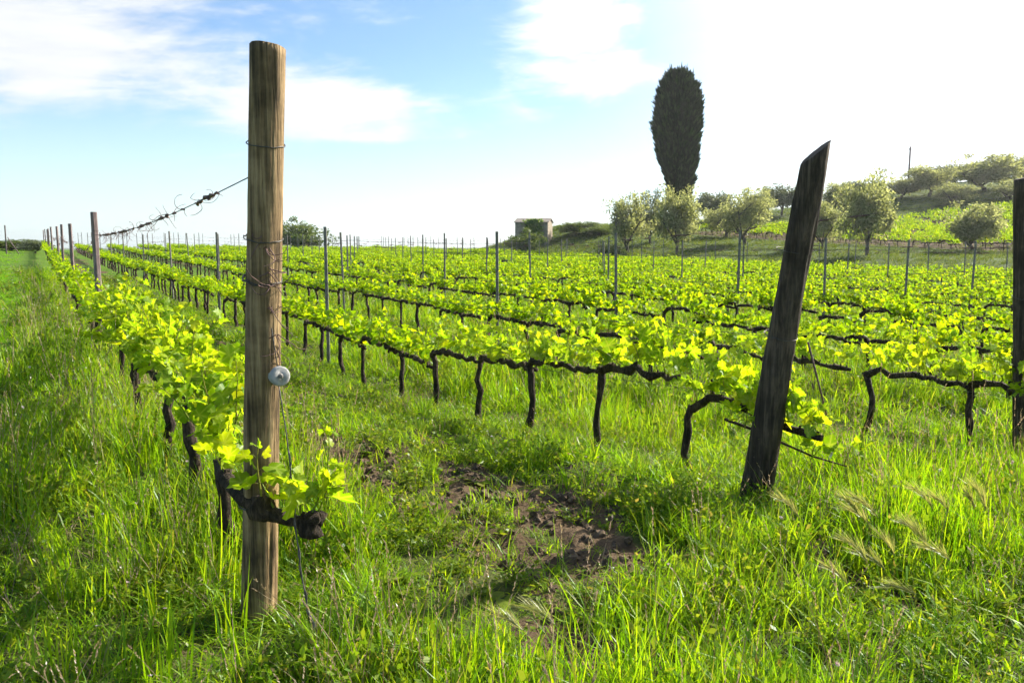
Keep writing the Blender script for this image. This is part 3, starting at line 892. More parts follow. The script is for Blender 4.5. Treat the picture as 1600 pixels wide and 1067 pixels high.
def tendrils(mb, rg, at_, n, l0, l1, down=.6, r=.0016):
    for _ in range(n):
        p = [np.array(at_, float) + rg.normal(size=3) * .006]; d = rg.normal(size=3); d[2] = -abs(d[2]) * down; d /= np.linalg.norm(d)
        L = l0 + (l1 - l0) * rg.random(); m = 9; cu = rg.normal(size=3) * .4
        for i in range(m):
            d = d + np.cross(cu, d) * .5 + rg.normal(size=3) * .12; d /= np.linalg.norm(d); p.append(p[-1] + d * L / m)
        mb.tube(p, np.linspace(r, r * .6, m + 1), 4, False)


def build_tall_post():
    z = gz(PX, PY); e = empty('round_post', (PX, PY, z)); tag(e, 'tall round pale wooden post with wire bands in the left foreground', 'post')
    top = 2.16; ln = (.133 * RX, .133 * RY)
    rough_post('post_body', [(0, 0, -.3), (ln[0], ln[1], top)], [.070, .069, .068, .066, .064], M['post_wood'], 110, 80, .0034, 4, .008, (-1, -.2), e, grooves=30, thin=.35)
    rg = np.random.default_rng(3)
    for h, turns in ((1.815, 1.0), (1.475, 1.0), (1.32, 2.6), (.46, 2)):
        mb = MB(); s = h / top; ring_wire(mb, (ln[0] * s, ln[1] * s, h), .0705 if h < 1.6 else .0685, rg, turns); mb.build('wire_band', M['wire'], e)
    # dry tendrils clinging to the front
    mb = MB(); fr = np.array([-PX, -PY]) / math.hypot(PX, PY); sd_ = np.array([RX, RY])
    for h, u, n in ((1.47, .1, 3), (1.44, .25, 4), (1.36, .3, 6), (1.30, .3, 6), (1.22, .35, 5), (1.12, .55, 4), (1.05, .6, 3)):
        c = fr * .072 * math.sqrt(1 - u * u) * 1.04 + sd_ * .072 * u * 1.04
        tendrils(mb, rg, (c[0] + ln[0] * .6, c[1] + ln[1] * .6, h), n, .06, .16, 1.3, .0021)
    o = mb.build('dried_tendrils', M['tendril'], e); o['kind'] = 'stuff'; o['label'] = 'dry curled tendrils clinging to the post'
    # wire tensioner reel
    c = fr * .05 + sd_ * .062; hz = .965; ax = np.array([fr[0] * .82 + sd_[0] * .25, fr[1] * .82 + sd_[1] * .25, .12]); ax /= np.linalg.norm(ax)
    C0 = np.array([c[0] + ln[0] * .45, c[1] + ln[1] * .45, hz]) + ax * .03
    mb = MB(); prof = ((-.048, .004), (-.048, .030), (-.040, .032), (-.036, .012), (-.016, .012), (-.012, .035), (-.004, .038), (.006, .037), (.009, .030), (.009, .011), (.002, .009))
    mb.tube([C0 + ax * a for a, _ in prof], [r for _, r in prof], 28, True); rl = mb.build('tension_reel', M['insulator'], e)
    mb = MB(); mb.tube([C0 + ax * .0, C0 + ax * .012, C0 + ax * .016], [.0085, .0085, .005], 6, True); mb.build('axle_bolt', M['steel'], rl, False)
    # the tie wires
    mb = MB(); b = C0 - ax * .02
    mb.tube([b + np.array([0, 0, .012]), b + np.array([-.004, 0, .06]), b + np.array([-.018, .0, .18])], .002, 5)
    mb.build('wire', M['wire'], e)
    x1, y1 = at(480, 2.62); zb = gz(x1, y1) - z - .1
    end = np.array([x1 - PX, y1 - PY, zb]); st_ = b + np.array([.0, 0, -.02]); pts = []
    for s in np.linspace(0, 1, 22): pts.append(st_ + (end - st_) * s + np.array([.006 * math.sin(s * 9), .006 * math.cos(s * 7), -.05 * math.sin(s * math.pi)]))
    mb = MB(); mb.tube(pts, .0026, 5); 
    mb.tube([p + np.array([.006 * math.sin(k * 2.1), .006 * math.cos(k * 2.1), 0]) for k, p in enumerate(pts[4:])], .0022, 5)
    mb.build('guy_wire', M['wire'], e)
    mb = MB(); q = pts[15:]
    mb.tube([p + np.array([.012 * math.sin(i), .010 * math.cos(i * 1.3), 0]) for i, p in enumerate(q)], .0055, 6)
    mb.build('anchor_rod', M['steel'], e)


def build_leaning_post():
    x, y = at(1194, 4.58); z = gz(x, y)
    e = empty('leaning_post', (x, y, z)); tag(e, 'dark weathered post leaning right with a slanted top', 'post')
    lean = np.array([.045, -.262]) * 1.0; top = 2.08
    p0 = (-lean[0] * .15, -lean[1] * .15, -.3); p1 = (lean[0] * 1.06, lean[1] * 1.06, top - .09); md = (lean[0] * .36, lean[1] * .36 - .01, .9)
    rough_post('post_body', [p0, md, p1], [.100, .088, .082, .077, .075], M['dark_wood'], 44, 60, .010, 12, .062, (RX, RY), e, grooves=16)
    rg = np.random.default_rng(8)
    for h, turns in ((1.46, 1), (.98, 1.6)):
        s = h / top; mb = MB(); ring_wire(mb, (lean[0] * s * .93, lean[1] * s * .93, h), .092, rg, turns, .002, .01, .02); mb.build('wire_band', M['wire'], e)
    # thin iron rod on its right side
    mb = MB(); a = np.array([RX * .12 + lean[0] * .45, RY * .12 + lean[1] * .45 - .04, .95]); mb.tube([a, a + np.array([RX * .06, RY * .06, -.2]), a + np.array([RX * .125, RY * .125, -.42])], .006, 6)
    mb.build('iron_rod', M['tendril'], e)
    # pale tag hanging from the cane
    x2, y2 = at(1314, 4.30); mb = MB()
    z2 = EYE - (716 - 380) / 1244 * 4.3
    for k in range(3):
        a = 2.2 + k * .5; mb.add([(0, 0, .03), (.012, .004, .012), (.03 * math.cos(a), .02 * math.sin(a), -.012 - .01 * k), (-.012, -.004, .006)], [(0, 1, 2, 3)])
    o = mb.build('plant_tag', M['tag'], None, False, (x2, y2, z2)); tag(o, 'small torn pale tag hanging beside the leaning post', 'tag')


def build_edge_post():
    x, y = at(1622, 6.3); z = gz(x, y); e = empty('edge_post', (x, y, z)); tag(e, 'reddish brown wooden post cut by the right edge of the picture', 'post')
    rough_post('post_body', [(.02, -.02, -.3), (-.17 * RX, -.17 * RY, 2.34)], [.09, .086, .082, .08], M['dark_wood'], 36, 40, .007, 31, .015, (RX, RY), e)
    mb = MB(); ring_wire(mb, (-.104 * RX, -.104 * RY, 1.4), .088, np.random.default_rng(2), 1.0); mb.build('wire_band', M['wire'], e)


build_tall_post(); build_leaning_post(); build_edge_post()

POSTS = {}
def stake_mesh(w, d, h, seed):
    rg = np.random.default_rng(seed); mb = MB(); s = 1; 
    t = [(-.35, 1), (.4, 1), (1.0, .98), (1.6, .96), (h - .012, .95), (h, .88)]
    sec = [(-w, -d * .6), (-w * .6, -d), (w * .6, -d), (w, -d * .6), (w, d * .6), (w * .6, d), (-w * .6, d), (-w, d * .6)]
    v = []; lx, ly = rg.normal() * .006, rg.normal() * .006
    for z, k in t: v += [(x * k + lx * z, y * k + ly * z, z) for x, y in sec]
    n = 8; f = [(i * n + j, i * n + (j + 1) % n, (i + 1) * n + (j + 1) % n, (i + 1) * n + j) for i in range(len(t) - 1) for j in range(n)]
    f.append(tuple((len(t) - 1) * n + j for j in range(n))); mb.add(v, f); return mb


def clip_mesh(h, w):
    mb = MB(); a = np.linspace(0, 6.283, 9)
    mb.tube([(math.cos(t) * (w + .004), math.sin(t) * (w + .004), h) for t in a], .003, 4, False); return mb


def build_stakes():
    # row of the tall post: broad pinkish-brown stakes; the others: slim grey steel
    wood = [stake_mesh(.037, .040, 2.06, 60 + k).mesh('post_body', M['stake_wood'], False) for k in range(4)]
    steel = [stake_mesh(.022, .026, 2.12, 70 + k).mesh('post_body', M['steel'], False) for k in range(5)]
    clips = [clip_mesh(1.28, .03).mesh('wire_clip', M['wire']), clip_mesh(1.85, .03).mesh('wire_clip', M['wire'])]
    cw = [clip_mesh(1.8, .04).mesh('wire_clip', M['wire'])]
    for i in range(NROWS):
        X = ROW0 + PITCHX * i; POSTS[i] = []
        ys = [12.4, 21.5, 30.0, 37.5, 46, 55, 65, 76, 88] if i == 0 else [11.7 + .09 * i + 8.05 * k for k in range(11)]
        if i >= 3: POSTS[i].append((X, 3.6, 1.95, None))
        for k, y in enumerate(ys):
            rg = np.random.default_rng(i * 77 + k)
            x = X + rg.normal() * .03; y = y + rg.normal() * .12; d = x * FX + y * FY; px = 800 + 1244 * (x * RX + y * RY) / d
            if px > 1680: continue
            z = gz(x, y); sc = .97 + .06 * rg.random()
            e = empty('vine_stake' if i == 0 else 'trellis_post', (x, y, z), rg.random() * 6)
            e.rotation_euler = (rg.normal() * .012, rg.normal() * .012, rg.normal() * .3)
            place('post_body', (wood if i == 0 else steel)[rg.integers(4)], e); e.scale = (1, 1, sc)
            for c in (cw if i == 0 else clips): place('wire_clip', c, e)
            if i == 0: tag(e, '%s pinkish brown stake behind the tall round post in its row' % ORD[k], 'post', 'stakes of the leftmost row')
            else: tag(e, '%s slim grey post along %s' % (ORD[k], ROWNAME[i]), 'post', 'slim grey trellis posts')
            POSTS[i].append((x, y, z, sc))


build_stakes()


def build_wires():
    for i in range(NROWS):
        rg = np.random.default_rng(300 + i); ps = POSTS[i]
        e = empty('trellis_wire', (ROW0 + PITCHX * i, 4, 0)); ox = np.array([ROW0 + PITCHX * i, 4, 0])
        tag(e, 'sagging top wire hung with dry tendrils in the leftmost row' if i == 0 else 'thin steel wires strung along %s' % ROWNAME[i], 'wire')
        dry = MB()
        heights = (1.74,) if i == 0 else (1.26, 1.84)
        for h in heights:
            mb = MB(); anchors = []
            if i == 0: anchors.append(np.array([PX + .106 * RX, PY + .106 * RY + .064, gz(PX, PY) + 1.725]))
            if i == 1: anchors.append(np.array([3.72, 3.35, gz(3.72, 3.35) + (1.46 if h > 1.5 else .98)]))
            if i == 2: anchors.append(np.array([ROW0 + 6, 3.5, 1.9 * h / 1.9]))
            for x, y, z, sc in ps: anchors.append(np.array([x, y, (z if sc else gz(x, y)) + h * (sc or 1)]))
            for a, b in zip(anchors[:-1], anchors[1:]):
                L = np.linalg.norm(b - a); sag = (.07 if a[1] < 5 else .16 + .2 * rg.random()) if i == 0 else .03 + .04 * rg.random()
                far = np.linalg.norm(a[:2]) > 45
                pts = [a + (b - a) * s - np.array([0, 0, sag * 4 * s * (1 - s)]) for s in np.linspace(0, 1, 10 if i == 0 else 5)]
                mb.tube(pts, .0028 if i == 0 else .0019, 4, False)
                if (i == 0) or (h > 1.5 and rg.random() < .75):
                    n = int(L * (4.6 if i == 0 and a[1] < 5 else 2 if i == 0 else .9))
                    for _ in range(n):
                        s = .05 + .86 * (rg.random() if i else rg.random() ** .8); c = a + (b - a) * s - np.array([0, 0, sag * 4 * s * (1 - s)])
                        t = (b - a) / L; l = .08 + .2 * rg.random() if i == 0 else .1 + .3 * rg.random()
                        q = [c + t * (u - .5) * l + rg.normal(size=3) * .004 for u in np.linspace(0, 1, 5)]
                        dry.tube(q, np.array([.3, 1, .8, 1, .3]) * ((.005 + .007 * rg.random()) if i == 0 else .010), 5, False)
                        if i == 0 and c[1] < 16: tendrils(dry, rg, c, 2, .05, .17, .9, .0020)
                        elif not far: tendrils(dry, rg, c, 2, .08, .2, .6, .003)
            o = mb.build('wire', M['wire'], e); o.location = -ox
        if dry.n:
            o = dry.build('dried_tendrils', M['tendril'], e); o.location = -ox; o['kind'] = 'stuff'
        # the cordon wire
        mb = MB(); X = ROW0 + PITCHX * i; yy = np.arange(3.4, 90, 3.0)
        mb.tube([(X, y, gz(X, y) + .60) for y in yy], .0016, 4, False); o = mb.build('wire', M['wire'], e); o.location = -ox


build_wires()


# ------------------------------------------------------------------ trees
def crown_mesh(rg, rx, ry, rz, cz, clumps, per, lw, ll, mat, drop=.25, lumps=.5):
    mb = []; 
    cs = []
    while len(cs) < clumps:
        v = rg.normal(size=3); v /= np.linalg.norm(v); r = rg.random() ** .45
        az = math.atan2(v[1], v[0]); k = 1 + lumps * .45 * math.sin(az * 3 + rg.random() * .6 + cz) * (.5 + .5 * v[2]) + .12 * rg.normal()
        cs.append(np.array([v[0] * rx * r * k, v[1] * ry * r * k, cz + v[2] * rz * r * k * (1 if v[2] > 0 else .8)]))
    V = []; F = []
    for c in cs:
        s = .16 * (rx + rz) * (.6 + .7 * rg.random())
        n = int(per * (.6 + .8 * rg.random()))
        o = rg.normal(size=(n, 3)); o = o / np.linalg.norm(o, axis=1)[:, None] * (rg.random((n, 1)) ** .5) * s; o[:, 2] *= .85
        d = rg.normal(size=(n, 3)) + o / s * .8; d[:, 2] += .25 - drop; d /= np.linalg.norm(d, axis=1)[:, None]
        w = np.cross(d, rg.normal(size=(n, 3))); w /= np.linalg.norm(w, axis=1)[:, None] + 1e-9
        L = ll * (.6 + .8 * rg.random((n, 1))); W = lw * (.6 + .8 * rg.random((n, 1)))
        b = c + o
        q = np.stack([b, b + d * L * .5 + w * W, b + d * L, b + d * L * .5 - w * W], 1).reshape(-1, 3)
        V.append(q)
    V = np.concatenate(V); nq = len(V) // 4
    m = bpy.data.meshes.new('crown'); m.vertices.add(len(V)); m.vertices.foreach_set('co', V.ravel())
    m.loops.add(nq * 4); m.loops.foreach_set('vertex_index', np.arange(nq * 4)); m.polygons.add(nq); m.polygons.foreach_set('loop_start', np.arange(nq) * 4)
    m.materials.append(mat); m.update(calc_edges=True)
    return m


def trunk_mesh(rg, h, r, rx, cz, rz, mat, limbs=5, fork=.35):
    mb = MB(); fk = np.array([rg.normal() * .06 * h, rg.normal() * .06 * h, h * fork])
    mb.tube([(0, 0, -.4), (fk[0] * .3, fk[1] * .3, fk[2] * .5), fk], [r * 1.3, r, r * .85], 8, True, 0, .15, rg)
    for k in range(limbs):
        a = 6.283 * (k + rg.random() * .6) / limbs; e = np.array([math.cos(a) * rx * .65, math.sin(a) * rx * .65, cz + rz * (.1 + .5 * rg.random())])
        m_ = (fk + e) / 2 + np.array([rg.normal() * .15, rg.normal() * .15, .05 * h])
        mb.tube([fk - np.array([0, 0, r]), fk * .55 + m_ * .45, m_, m_ * .4 + e * .6, e], np.array([.6, .5, .38, .25, .1]) * r, 6, True)
        for _ in range(2):
            e2 = m_ + (e - m_) * rg.random() + rg.normal(size=3) * rx * .3; mb.tube([m_, (m_ + e2) / 2 + rg.normal(size=3) * .08, e2], np.array([.25, .15, .06]) * r, 5, True)
    return mb.mesh('trunk', mat)


def tree_variants(seed, n, mat, rx=.46, rz=.40, cz=.56, clumps=90, per=85, lw=.013, ll=.06, fork=.16, r=.035):
    """unit-height trees, scaled to size when placed"""
    out = []
    for k in range(n):
        rg = np.random.default_rng(seed + k)
        a, b = rx * (.9 + .25 * rg.random()), rx * (.9 + .25 * rg.random())
        out.append((trunk_mesh(rg, 1.0, r, rx, cz, rz, M['olive_bark'], 5, fork), crown_mesh(rg, a, b, rz, cz, clumps, per, lw, ll, mat)))
    return out


OLIVE = tree_variants(2000, 5, M['olive_leaf'])
OLIVE_LOOSE = tree_variants(2100, 3, M['olive_leaf'], .44, .40, .57, 80, 70, .012, .055)
DARKT = tree_variants(2200, 3, M['dark_leaf'], .60, .36, .60, 80, 85, .016, .065, .22)
BUSH = tree_variants(2300, 4, M['bush_leaf'], .62, .46, .48, 90, 90, .018, .06, .10)


def put_tree(name, kinds, px, top, wide, depth, label, cat, group=None, k=0):
    x, y = at(px, depth); z = float(terrain(x, y)); ztop = EYE + (380 - top) / 1244 * depth
    h = max(1.0, ztop - z); t, c = kinds[k % len(kinds)]
    e = empty(name, (x, y, z), k * 1.7); w = wide * depth / 1244 / .92
    base = {'o': .95}.get('o'); e.scale = (w, w, h)
    place('trunk', t, e); place('crown', c, e)
    tag(e, label, cat, group); return e


def build_trees():
    G1, G2, G3 = 'olive trees by the bank', 'dark trees on the ridge', 'olive trees on the hilltop'
    L = [
        ('olive_tree', OLIVE, 1352, 284, 80, 60, 'large silvery olive tree on the bank right of the leaning post', G1),
        ('olive_tree', OLIVE, 1516, 318, 78, 62, 'small round olive tree in front of the upper vineyard', G1),
        ('olive_tree', OLIVE, 1282, 318, 46, 68, 'olive tree half hidden behind the leaning post', G1),
        ('olive_tree', OLIVE_LOOSE, 980, 304, 70, 76, 'leftmost grey-green olive tree, left of the cypress', G1),
        ('olive_tree', OLIVE_LOOSE, 1014, 306, 46, 82, 'slim loose olive tree just left of the cypress foot', G1),
        ('olive_tree', OLIVE, 1056, 302, 66, 72, 'olive tree standing in front of the cypress foot', G1),
        ('olive_tree', OLIVE_LOOSE, 1162, 298, 70, 76, 'pale olive tree midway between cypress and leaning post', G1),
        ('olive_tree', OLIVE, 1132, 322, 60, 86, 'low olive tree just right of the cypress foot', G1),
        ('dark_tree', DARKT, 1112, 302, 52, 108, 'dark round tree on the ridge nearest the cypress', G2),
        ('dark_tree', DARKT, 1216, 293, 48, 110, 'dark tree on the ridge just left of the leaning post', G2),
        ('olive_tree', OLIVE, 1182, 300, 40, 104, 'small tree on the ridge between the two dark trees', G2),
        ('olive_tree', OLIVE, 1306, 287, 54, 104, 'olive tree on the slope right behind the leaning post top', G3),
        ('dark_tree', DARKT, 1338, 286, 56, 122, 'darker tree on the skyline behind the large silvery olive', G3),
        ('olive_tree', OLIVE, 1398, 284, 52, 112, 'hillside olive tree beneath the utility pole', G3),
        ('olive_tree', OLIVE, 1442, 262, 72, 110, 'spreading olive tree on the hill right of the utility pole', G3),
        ('dark_tree', DARKT, 1482, 260, 66, 124, 'darker tree on the hill behind the spreading olive', G3),
        ('olive_tree', OLIVE, 1530, 245, 88, 108, 'tallest broad olive tree on the hilltop at right', G3),
        ('dark_tree', DARKT, 1574, 249, 64, 126, 'dark skyline tree right of the tallest hilltop olive', G3),
        ('olive_tree', OLIVE, 1602, 262, 66, 112, 'hilltop olive tree behind the right edge post', G3),
        ('olive_tree', OLIVE_LOOSE, 1570, 286, 66, 100, 'lower olive tree on the slope beside the right edge post', G3),
        ('olive_tree', OLIVE, 1478, 290, 56, 102, 'lower olive tree on the slope below the spreading one', G3),
        ('olive_tree', OLIVE, 1650, 255, 80, 112, 'olive tree on the hill just past the right edge', G3),
        ('round_tree', BUSH, 468, 346, 56, 112, 'round tree on the skyline just right of the tall round post', None),
        ('bush', BUSH, 903, 347, 56, 100, 'green bush growing beside the stone hut on its right', None),
        ('bush', BUSH, 935, 354, 44, 96, 'bush between the hut and the leftmost olive tree', None),
        ('bush', BUSH, 822, 362, 40, 93, 'low shrub at the foot of the stone hut', None),
        ('bush', BUSH, 948, 378, 40, 70, 'low grey-green shrub on the field edge below the olive trees', None),
        ('bush', BUSH, 22, 375, 70, 74, 'pale low shrub on the horizon at the far left', None),
        ('bush', DARKT, 58, 376, 34, 68, 'small dark shrub at the far end of the lawn', None),
    ]
    for k, (nm, kd, px, top, w, d, lab, g) in enumerate(L): put_tree(nm, kd, px, top, w, d, lab, 'shrub' if nm == 'bush' else 'tree', g, k)


build_trees()


def build_cypress():
    D = 85.0; x, y = at(1053, D); z = float(terrain(x, y)); rg = np.random.default_rng(77)
    s = D / 1244.4
    yy = np.array([335, 318, 300, 280, 260, 235, 212, 190, 165, 150, 135, 122, 113, 108]); hw = np.array([12, 15, 18, 23, 30, 38.5, 41, 42.5, 41, 38, 34, 28, 20, 11]) * s * .80
    zz = EYE + (380 - yy) * s - z
    off = np.array([3, 4, 5, 5, 3, 1, 0, -1, -1, -1, -1, -1, -1, -1]) * s
    zz = zz[0] + (zz - zz[0]) * .925; top = zz[-1]
    e = empty('cypress_tree', (x, y, z)); tag(e, 'tall dark green cypress standing alone against the sky', 'tree')
    mb = MB(); mb.tube([(0, 0, -.5), (.1, 0, 2), (.15, .05, top * .8)], [.42, .33, .12], 10, True, 0, .1, rg); mb.build('trunk', M['olive_bark'], e)
    n = 26000; h = zz[0] + (top - zz[0]) * rg.random(n) ** .92
    rad = np.interp(h, zz, hw); ox = np.interp(h, zz, off); a = rg.random(n) * 6.283
    lump = 1 + .17 * (fbm(a * 2.2 + 5, h * .7, 1, 3, 9) - .5) * 2 + .12 * (fbm(a * 6, h * 2.2, 1, 2, 19) - .5) * 2
    rr = rad * lump * (1 - .38 * rg.random(n) ** 1.6)
    c = np.column_stack([np.cos(a) * rr + ox * RX, np.sin(a) * rr + ox * RY, h])
    npl = 260; pa = rg.random(npl) * 6.283; ph_ = zz[0] + (top - zz[0]) * (.02 + .84 * rg.random(npl)); pr = np.interp(ph_, zz, hw) * (.80 + .16 * rg.random(npl)); po = np.interp(ph_, zz, off)
    pc = np.column_stack([np.cos(pa) * pr + po * RX, np.sin(pa) * pr + po * RY, ph_]); pl = .9 + 1.1 * rg.random(npl)
    k = np.arange(n) < int(n * .62); w_ = rg.integers(0, npl, n); t_ = rg.random(n); sp = .30 * np.sin(np.pi * (.12 + .86 * t_)) * np.sqrt(rg.random(n)); sa = rg.random(n) * 6.283
    plume = pc[w_] + np.column_stack([np.cos(sa) * sp, np.sin(sa) * sp, (t_ - .4) * pl[w_]])
    a = np.where(k, pa[w_], a); c = np.where(k[:, None], plume, c)
    out = np.column_stack([np.cos(a), np.sin(a), np.zeros(n)])
    d = out * (.3 + .8 * rg.random((n, 1)) ** 2) + rg.normal(size=(n, 3)) * .22; d[:, 2] += 1.0; d /= np.linalg.norm(d, axis=1)[:, None]
    w = np.cross(d, out + rg.normal(size=(n, 3)) * .6); w /= np.linalg.norm(w, axis=1)[:, None]
    L = .45 + .75 * rg.random((n, 1)); W = .08 + .08 * rg.random((n, 1))
    q = np.stack([c - d * L * .3, c + d * L * .15 + w * W, c + d * L * .7, c + d * L * .15 - w * W], 1).reshape(-1, 3)
    # upright sprays that make the ragged top
    m2 = bpy.data.meshes.new('crown'); m2.vertices.add(len(q)); m2.vertices.foreach_set('co', q.ravel())
    m2.loops.add(n * 4); m2.loops.foreach_set('vertex_index', np.arange(n * 4)); m2.polygons.add(n); m2.polygons.foreach_set('loop_start', np.arange(n) * 4)
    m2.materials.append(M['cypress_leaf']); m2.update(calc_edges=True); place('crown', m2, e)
    mb = MB(); rg2 = np.random.default_rng(5)
    for k in range(46):
        aa = rg2.random() * 6.283; q_ = math.sqrt(rg2.random()); r_ = q_ * hw[-2] * 1.35; b = np.array([math.cos(aa) * r_ + off[-1] * RX, math.sin(aa) * r_ + off[-1] * RY, top - 1.3 - .9 * q_ ** 3])
        t = b + np.array([math.cos(aa) * .2, math.sin(aa) * .2, 1.0 + 1.5 * rg2.random()]); mb.tube([b, b * .5 + t * .5, t], [.2, .13, .01], 6, True, 0, .3, rg2)
    mb.build('top_sprays', M['cypress_leaf'], e)
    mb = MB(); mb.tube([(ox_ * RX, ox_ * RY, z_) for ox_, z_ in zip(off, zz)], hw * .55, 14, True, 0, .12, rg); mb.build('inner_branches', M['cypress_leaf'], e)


build_cypress()


# ------------------------------------------------------------------ hut, pole, far stake
def build_hut():
    D = 100.0; x, y = at(834, D); z = float(terrain(x, y)); e = empty('stone_hut', (x, y, z - .2), R(-YAW - 14)); tag(e, 'small stone hut overgrown with ivy on the horizon', 'hut')
    W, Dp, H = 2.05, 1.5, EYE + (380 - 348) / 1244 * D - z + .2
    mb = MB(); mb.box((0, 0, H / 2), (W, Dp, H / 2)); mb.add([(-W, -Dp, H), (-W, Dp, H), (-W, 0, H + .42), (W, -Dp, H), (W, Dp, H), (W, 0, H + .42)], [(0, 2, 1), (3, 4, 5)])
    mb.build('wall', M['stone'], e, False)
    mb = MB()
    for s in (-1, 1):
        o = .14; mb.add([(-W - o, s * (Dp + o), H - .03), (W + o, s * (Dp + o), H - .03), (W + o, 0, H + .46), (-W - o, 0, H + .46), (-W - o, s * (Dp + o), H + .06), (W + o, s * (Dp + o), H + .06), (W + o, 0, H + .55), (-W - o, 0, H + .55)],
                        [(4, 5, 6, 7), (0, 3, 2, 1), (0, 1, 5, 4), (1, 2, 6, 5), (0, 4, 7, 3)])
    mb.build('roof', M['roof'], e, False)
    mb = MB(); mb.box((-.9, -Dp - .01, .95), (.42, .03, .95)); mb.build('door', M['door'], e, False)
    rg = np.random.default_rng(6); mb = MB()
    for _ in range(1500):
        u = rg.normal() * .5 + .25; v = H * rg.random() ** .7 * 1.12
        if abs(u) > 1.7: continue
        c = np.array([u + .1 * rg.normal(), -Dp - .05 - .25 * rg.random(), v]); n = rg.normal(size=3) + np.array([0, -1, .3]); m = frame(n, rg.normal(size=3) + np.array([0, 0, -.5]), .16 + .12 * rg.random()); m[:3, 3] = c; leaf_shape(mb, rg, m, True)
    o = mb.build('ivy', M['ivy_leaf'], e, False); o['kind'] = 'stuff'
    D = 130.0; x, y = at(1409, D); z = float(terrain(x, y)); h = EYE + (380 - 233) / 1244 * D - z
    p = empty('utility_pole', (x, y, z)); tag(p, 'thin utility pole rising above the hilltop trees', 'pole')
    mb = MB(); mb.tube([(0, 0, -.5), (0, 0, h * .5), (0, 0, h)], [.17, .15, .12], 10); mb.build('pole_shaft', M['stake_wood'], p)
    mb = MB(); mb.tube([(-.35, 0, h - .5), (.35, 0, h - .5)], .05, 6); mb.build('crossarm', M['stake_wood'], p)
    for s in (-.3, .3):
        mb = MB(); mb.tube([(s, 0, h - .46), (s, 0, h - .36), (s, 0, h - .28)], [.05, .06, .02], 8); mb.build('insulator', M['insulator'], p)
    D = 62.0; x, y = at(15, D); z = gz(x, y); p = empty('boundary_stake', (x, y, z)); tag(p, 'lone thin stake at the far left edge of the lawn', 'post')
    place('post_body', stake_mesh(.05, .05, EYE + 28 / 1244 * D - z, 3).mesh('post_body', M['stake_wood'], False), p)
    mb = MB(); b = np.array([.9, -.3, -.1]); mb.tube([b, (.15, 0, 1.3)], .035, 6); mb.build('brace', M['stake_wood'], p)


build_hut()


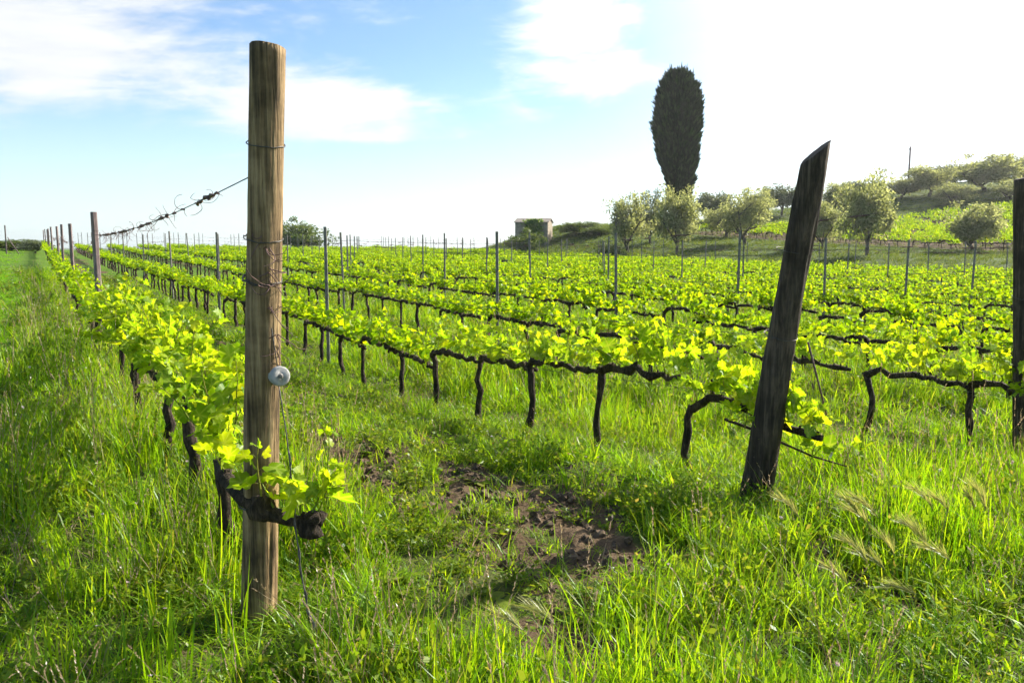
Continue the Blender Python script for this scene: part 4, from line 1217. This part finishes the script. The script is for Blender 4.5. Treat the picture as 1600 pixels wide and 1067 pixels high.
# ------------------------------------------------------------------ wild barley in the right foreground
def barley(px, depth, top_y, seed):
    rg = np.random.default_rng(seed); x, y = at(px, depth); z = gz(x, y); ztop = EYE + (380 - top_y) / 1244 * depth; h = max(.25, ztop - z)
    e = empty('wild_barley', (x, y, z)); lean = np.array([-RX, -RY]) * (.03 + .1 * rg.random()) + rg.normal(size=2) * .03
    P = [np.array([lean[0] * s ** 2.2, lean[1] * s ** 2.2, h * (s - .05 * s ** 3)]) for s in np.linspace(0, 1, 9)]
    mb = MB(); mb.tube(P, np.linspace(.0022, .0012, 9), 4, False)
    for k in (2, 4):
        b = P[k]; a = rg.random() * 6.28; dv = np.array([math.cos(a), math.sin(a), 0]); sv = np.array([-dv[1], dv[0], 0]) * .004
        q = [b + dv * (.16 * s) + np.array([0, 0, .12 * s - .13 * s * s]) for s in (0, .4, .75, 1)]
        mb.add([q[0] - sv * .6, q[0] + sv * .6, q[1] - sv, q[1] + sv, q[2] - sv * .7, q[2] + sv * .7, q[3]], [(0, 1, 3, 2), (2, 3, 5, 4), (4, 5, 6)])
    mb.build('stem', M['grass_lush'], e)
    t = P[-1] - P[-2]; t /= np.linalg.norm(t); g = np.array([lean[0], lean[1], -.1]); g /= np.linalg.norm(g) + 1e-9
    L = .085 + .03 * rg.random(); mb = MB(); pts = []
    for s in np.linspace(0, 1, 8): pts.append(P[-1] + t * L * s + g * (.035 * s * s))
    mb.tube(pts, .0035 * np.array([.5, .9, 1, 1, 1, .9, .7, .3]), 6, True)
    for k in range(84):
        s = rg.random(); i = min(6, int(s * 7)); c = pts[i] + (pts[i + 1] - pts[i]) * (s * 7 - i); ax = pts[i + 1] - pts[i]; ax /= np.linalg.norm(ax)
        o = rg.normal(size=3); o -= ax * np.dot(o, ax); o /= np.linalg.norm(o); l = .05 + .035 * rg.random()
        m_ = c + ax * l * .5 + o * l * .2; e_ = c + ax * l + o * l * .33; w = np.cross(ax, o) * .0011
        mb.add([c - w, c + w, m_ + w * .7, m_ - w * .7, e_], [(0, 1, 2, 3), (3, 2, 4)])
    mb.build('seed_head', M['barley'], e, False)
    return e


BL = [(1410, 2.75, 800), (1432, 2.8, 822), (1460, 2.7, 808), (1486, 2.85, 842), (1500, 2.6, 868), (1525, 2.8, 792), (1548, 2.7, 800), (1566, 2.85, 786), (1590, 2.75, 800),
      (1445, 2.6, 880), (1475, 2.55, 900), (1580, 2.55, 880), (1300, 3.0, 812), (1380, 2.75, 960), (1425, 2.45, 890), (1540, 2.5, 930), (880, 2.4, 1022), (930, 2.35, 1006)]
def haze():
    m = bpy.data.materials.new('haze_air'); m.use_nodes = True; nt = m.node_tree; nt.nodes.clear()
    out = nt.nodes.new('ShaderNodeOutputMaterial'); v = nt.nodes.new('ShaderNodeVolumePrincipled')
    v.inputs['Color'].default_value = (.97, .98, 1, 1); v.inputs['Density'].default_value = .00022; v.inputs['Anisotropy'].default_value = .55
    nt.links.new(v.outputs[0], out.inputs['Volume'])
    mb = MB(); mb.box((0, 0, 6.0), (2650, 2650, 22.0)); o = mb.build('haze', m, None, False)
    tag(o, 'thin pale sunlit haze over the vineyard and hill', 'haze', kind='stuff')


HAZE = True
if HAZE: haze()

for k, (px, d, ty) in enumerate(BL):
    e = barley(px, d, ty, 40 + k)
    same = sorted(q[0] for q in BL if (q[0] > 1000) == (px > 1000))
    tag(e, '%s nodding bristly wild barley stalk from the left in the right foreground' % ORD[same.index(px)] if px > 1000 else
        '%s bristly wild barley stalk from the left at the bottom middle' % ORD[same.index(px)], 'barley', 'wild barley in the foreground')
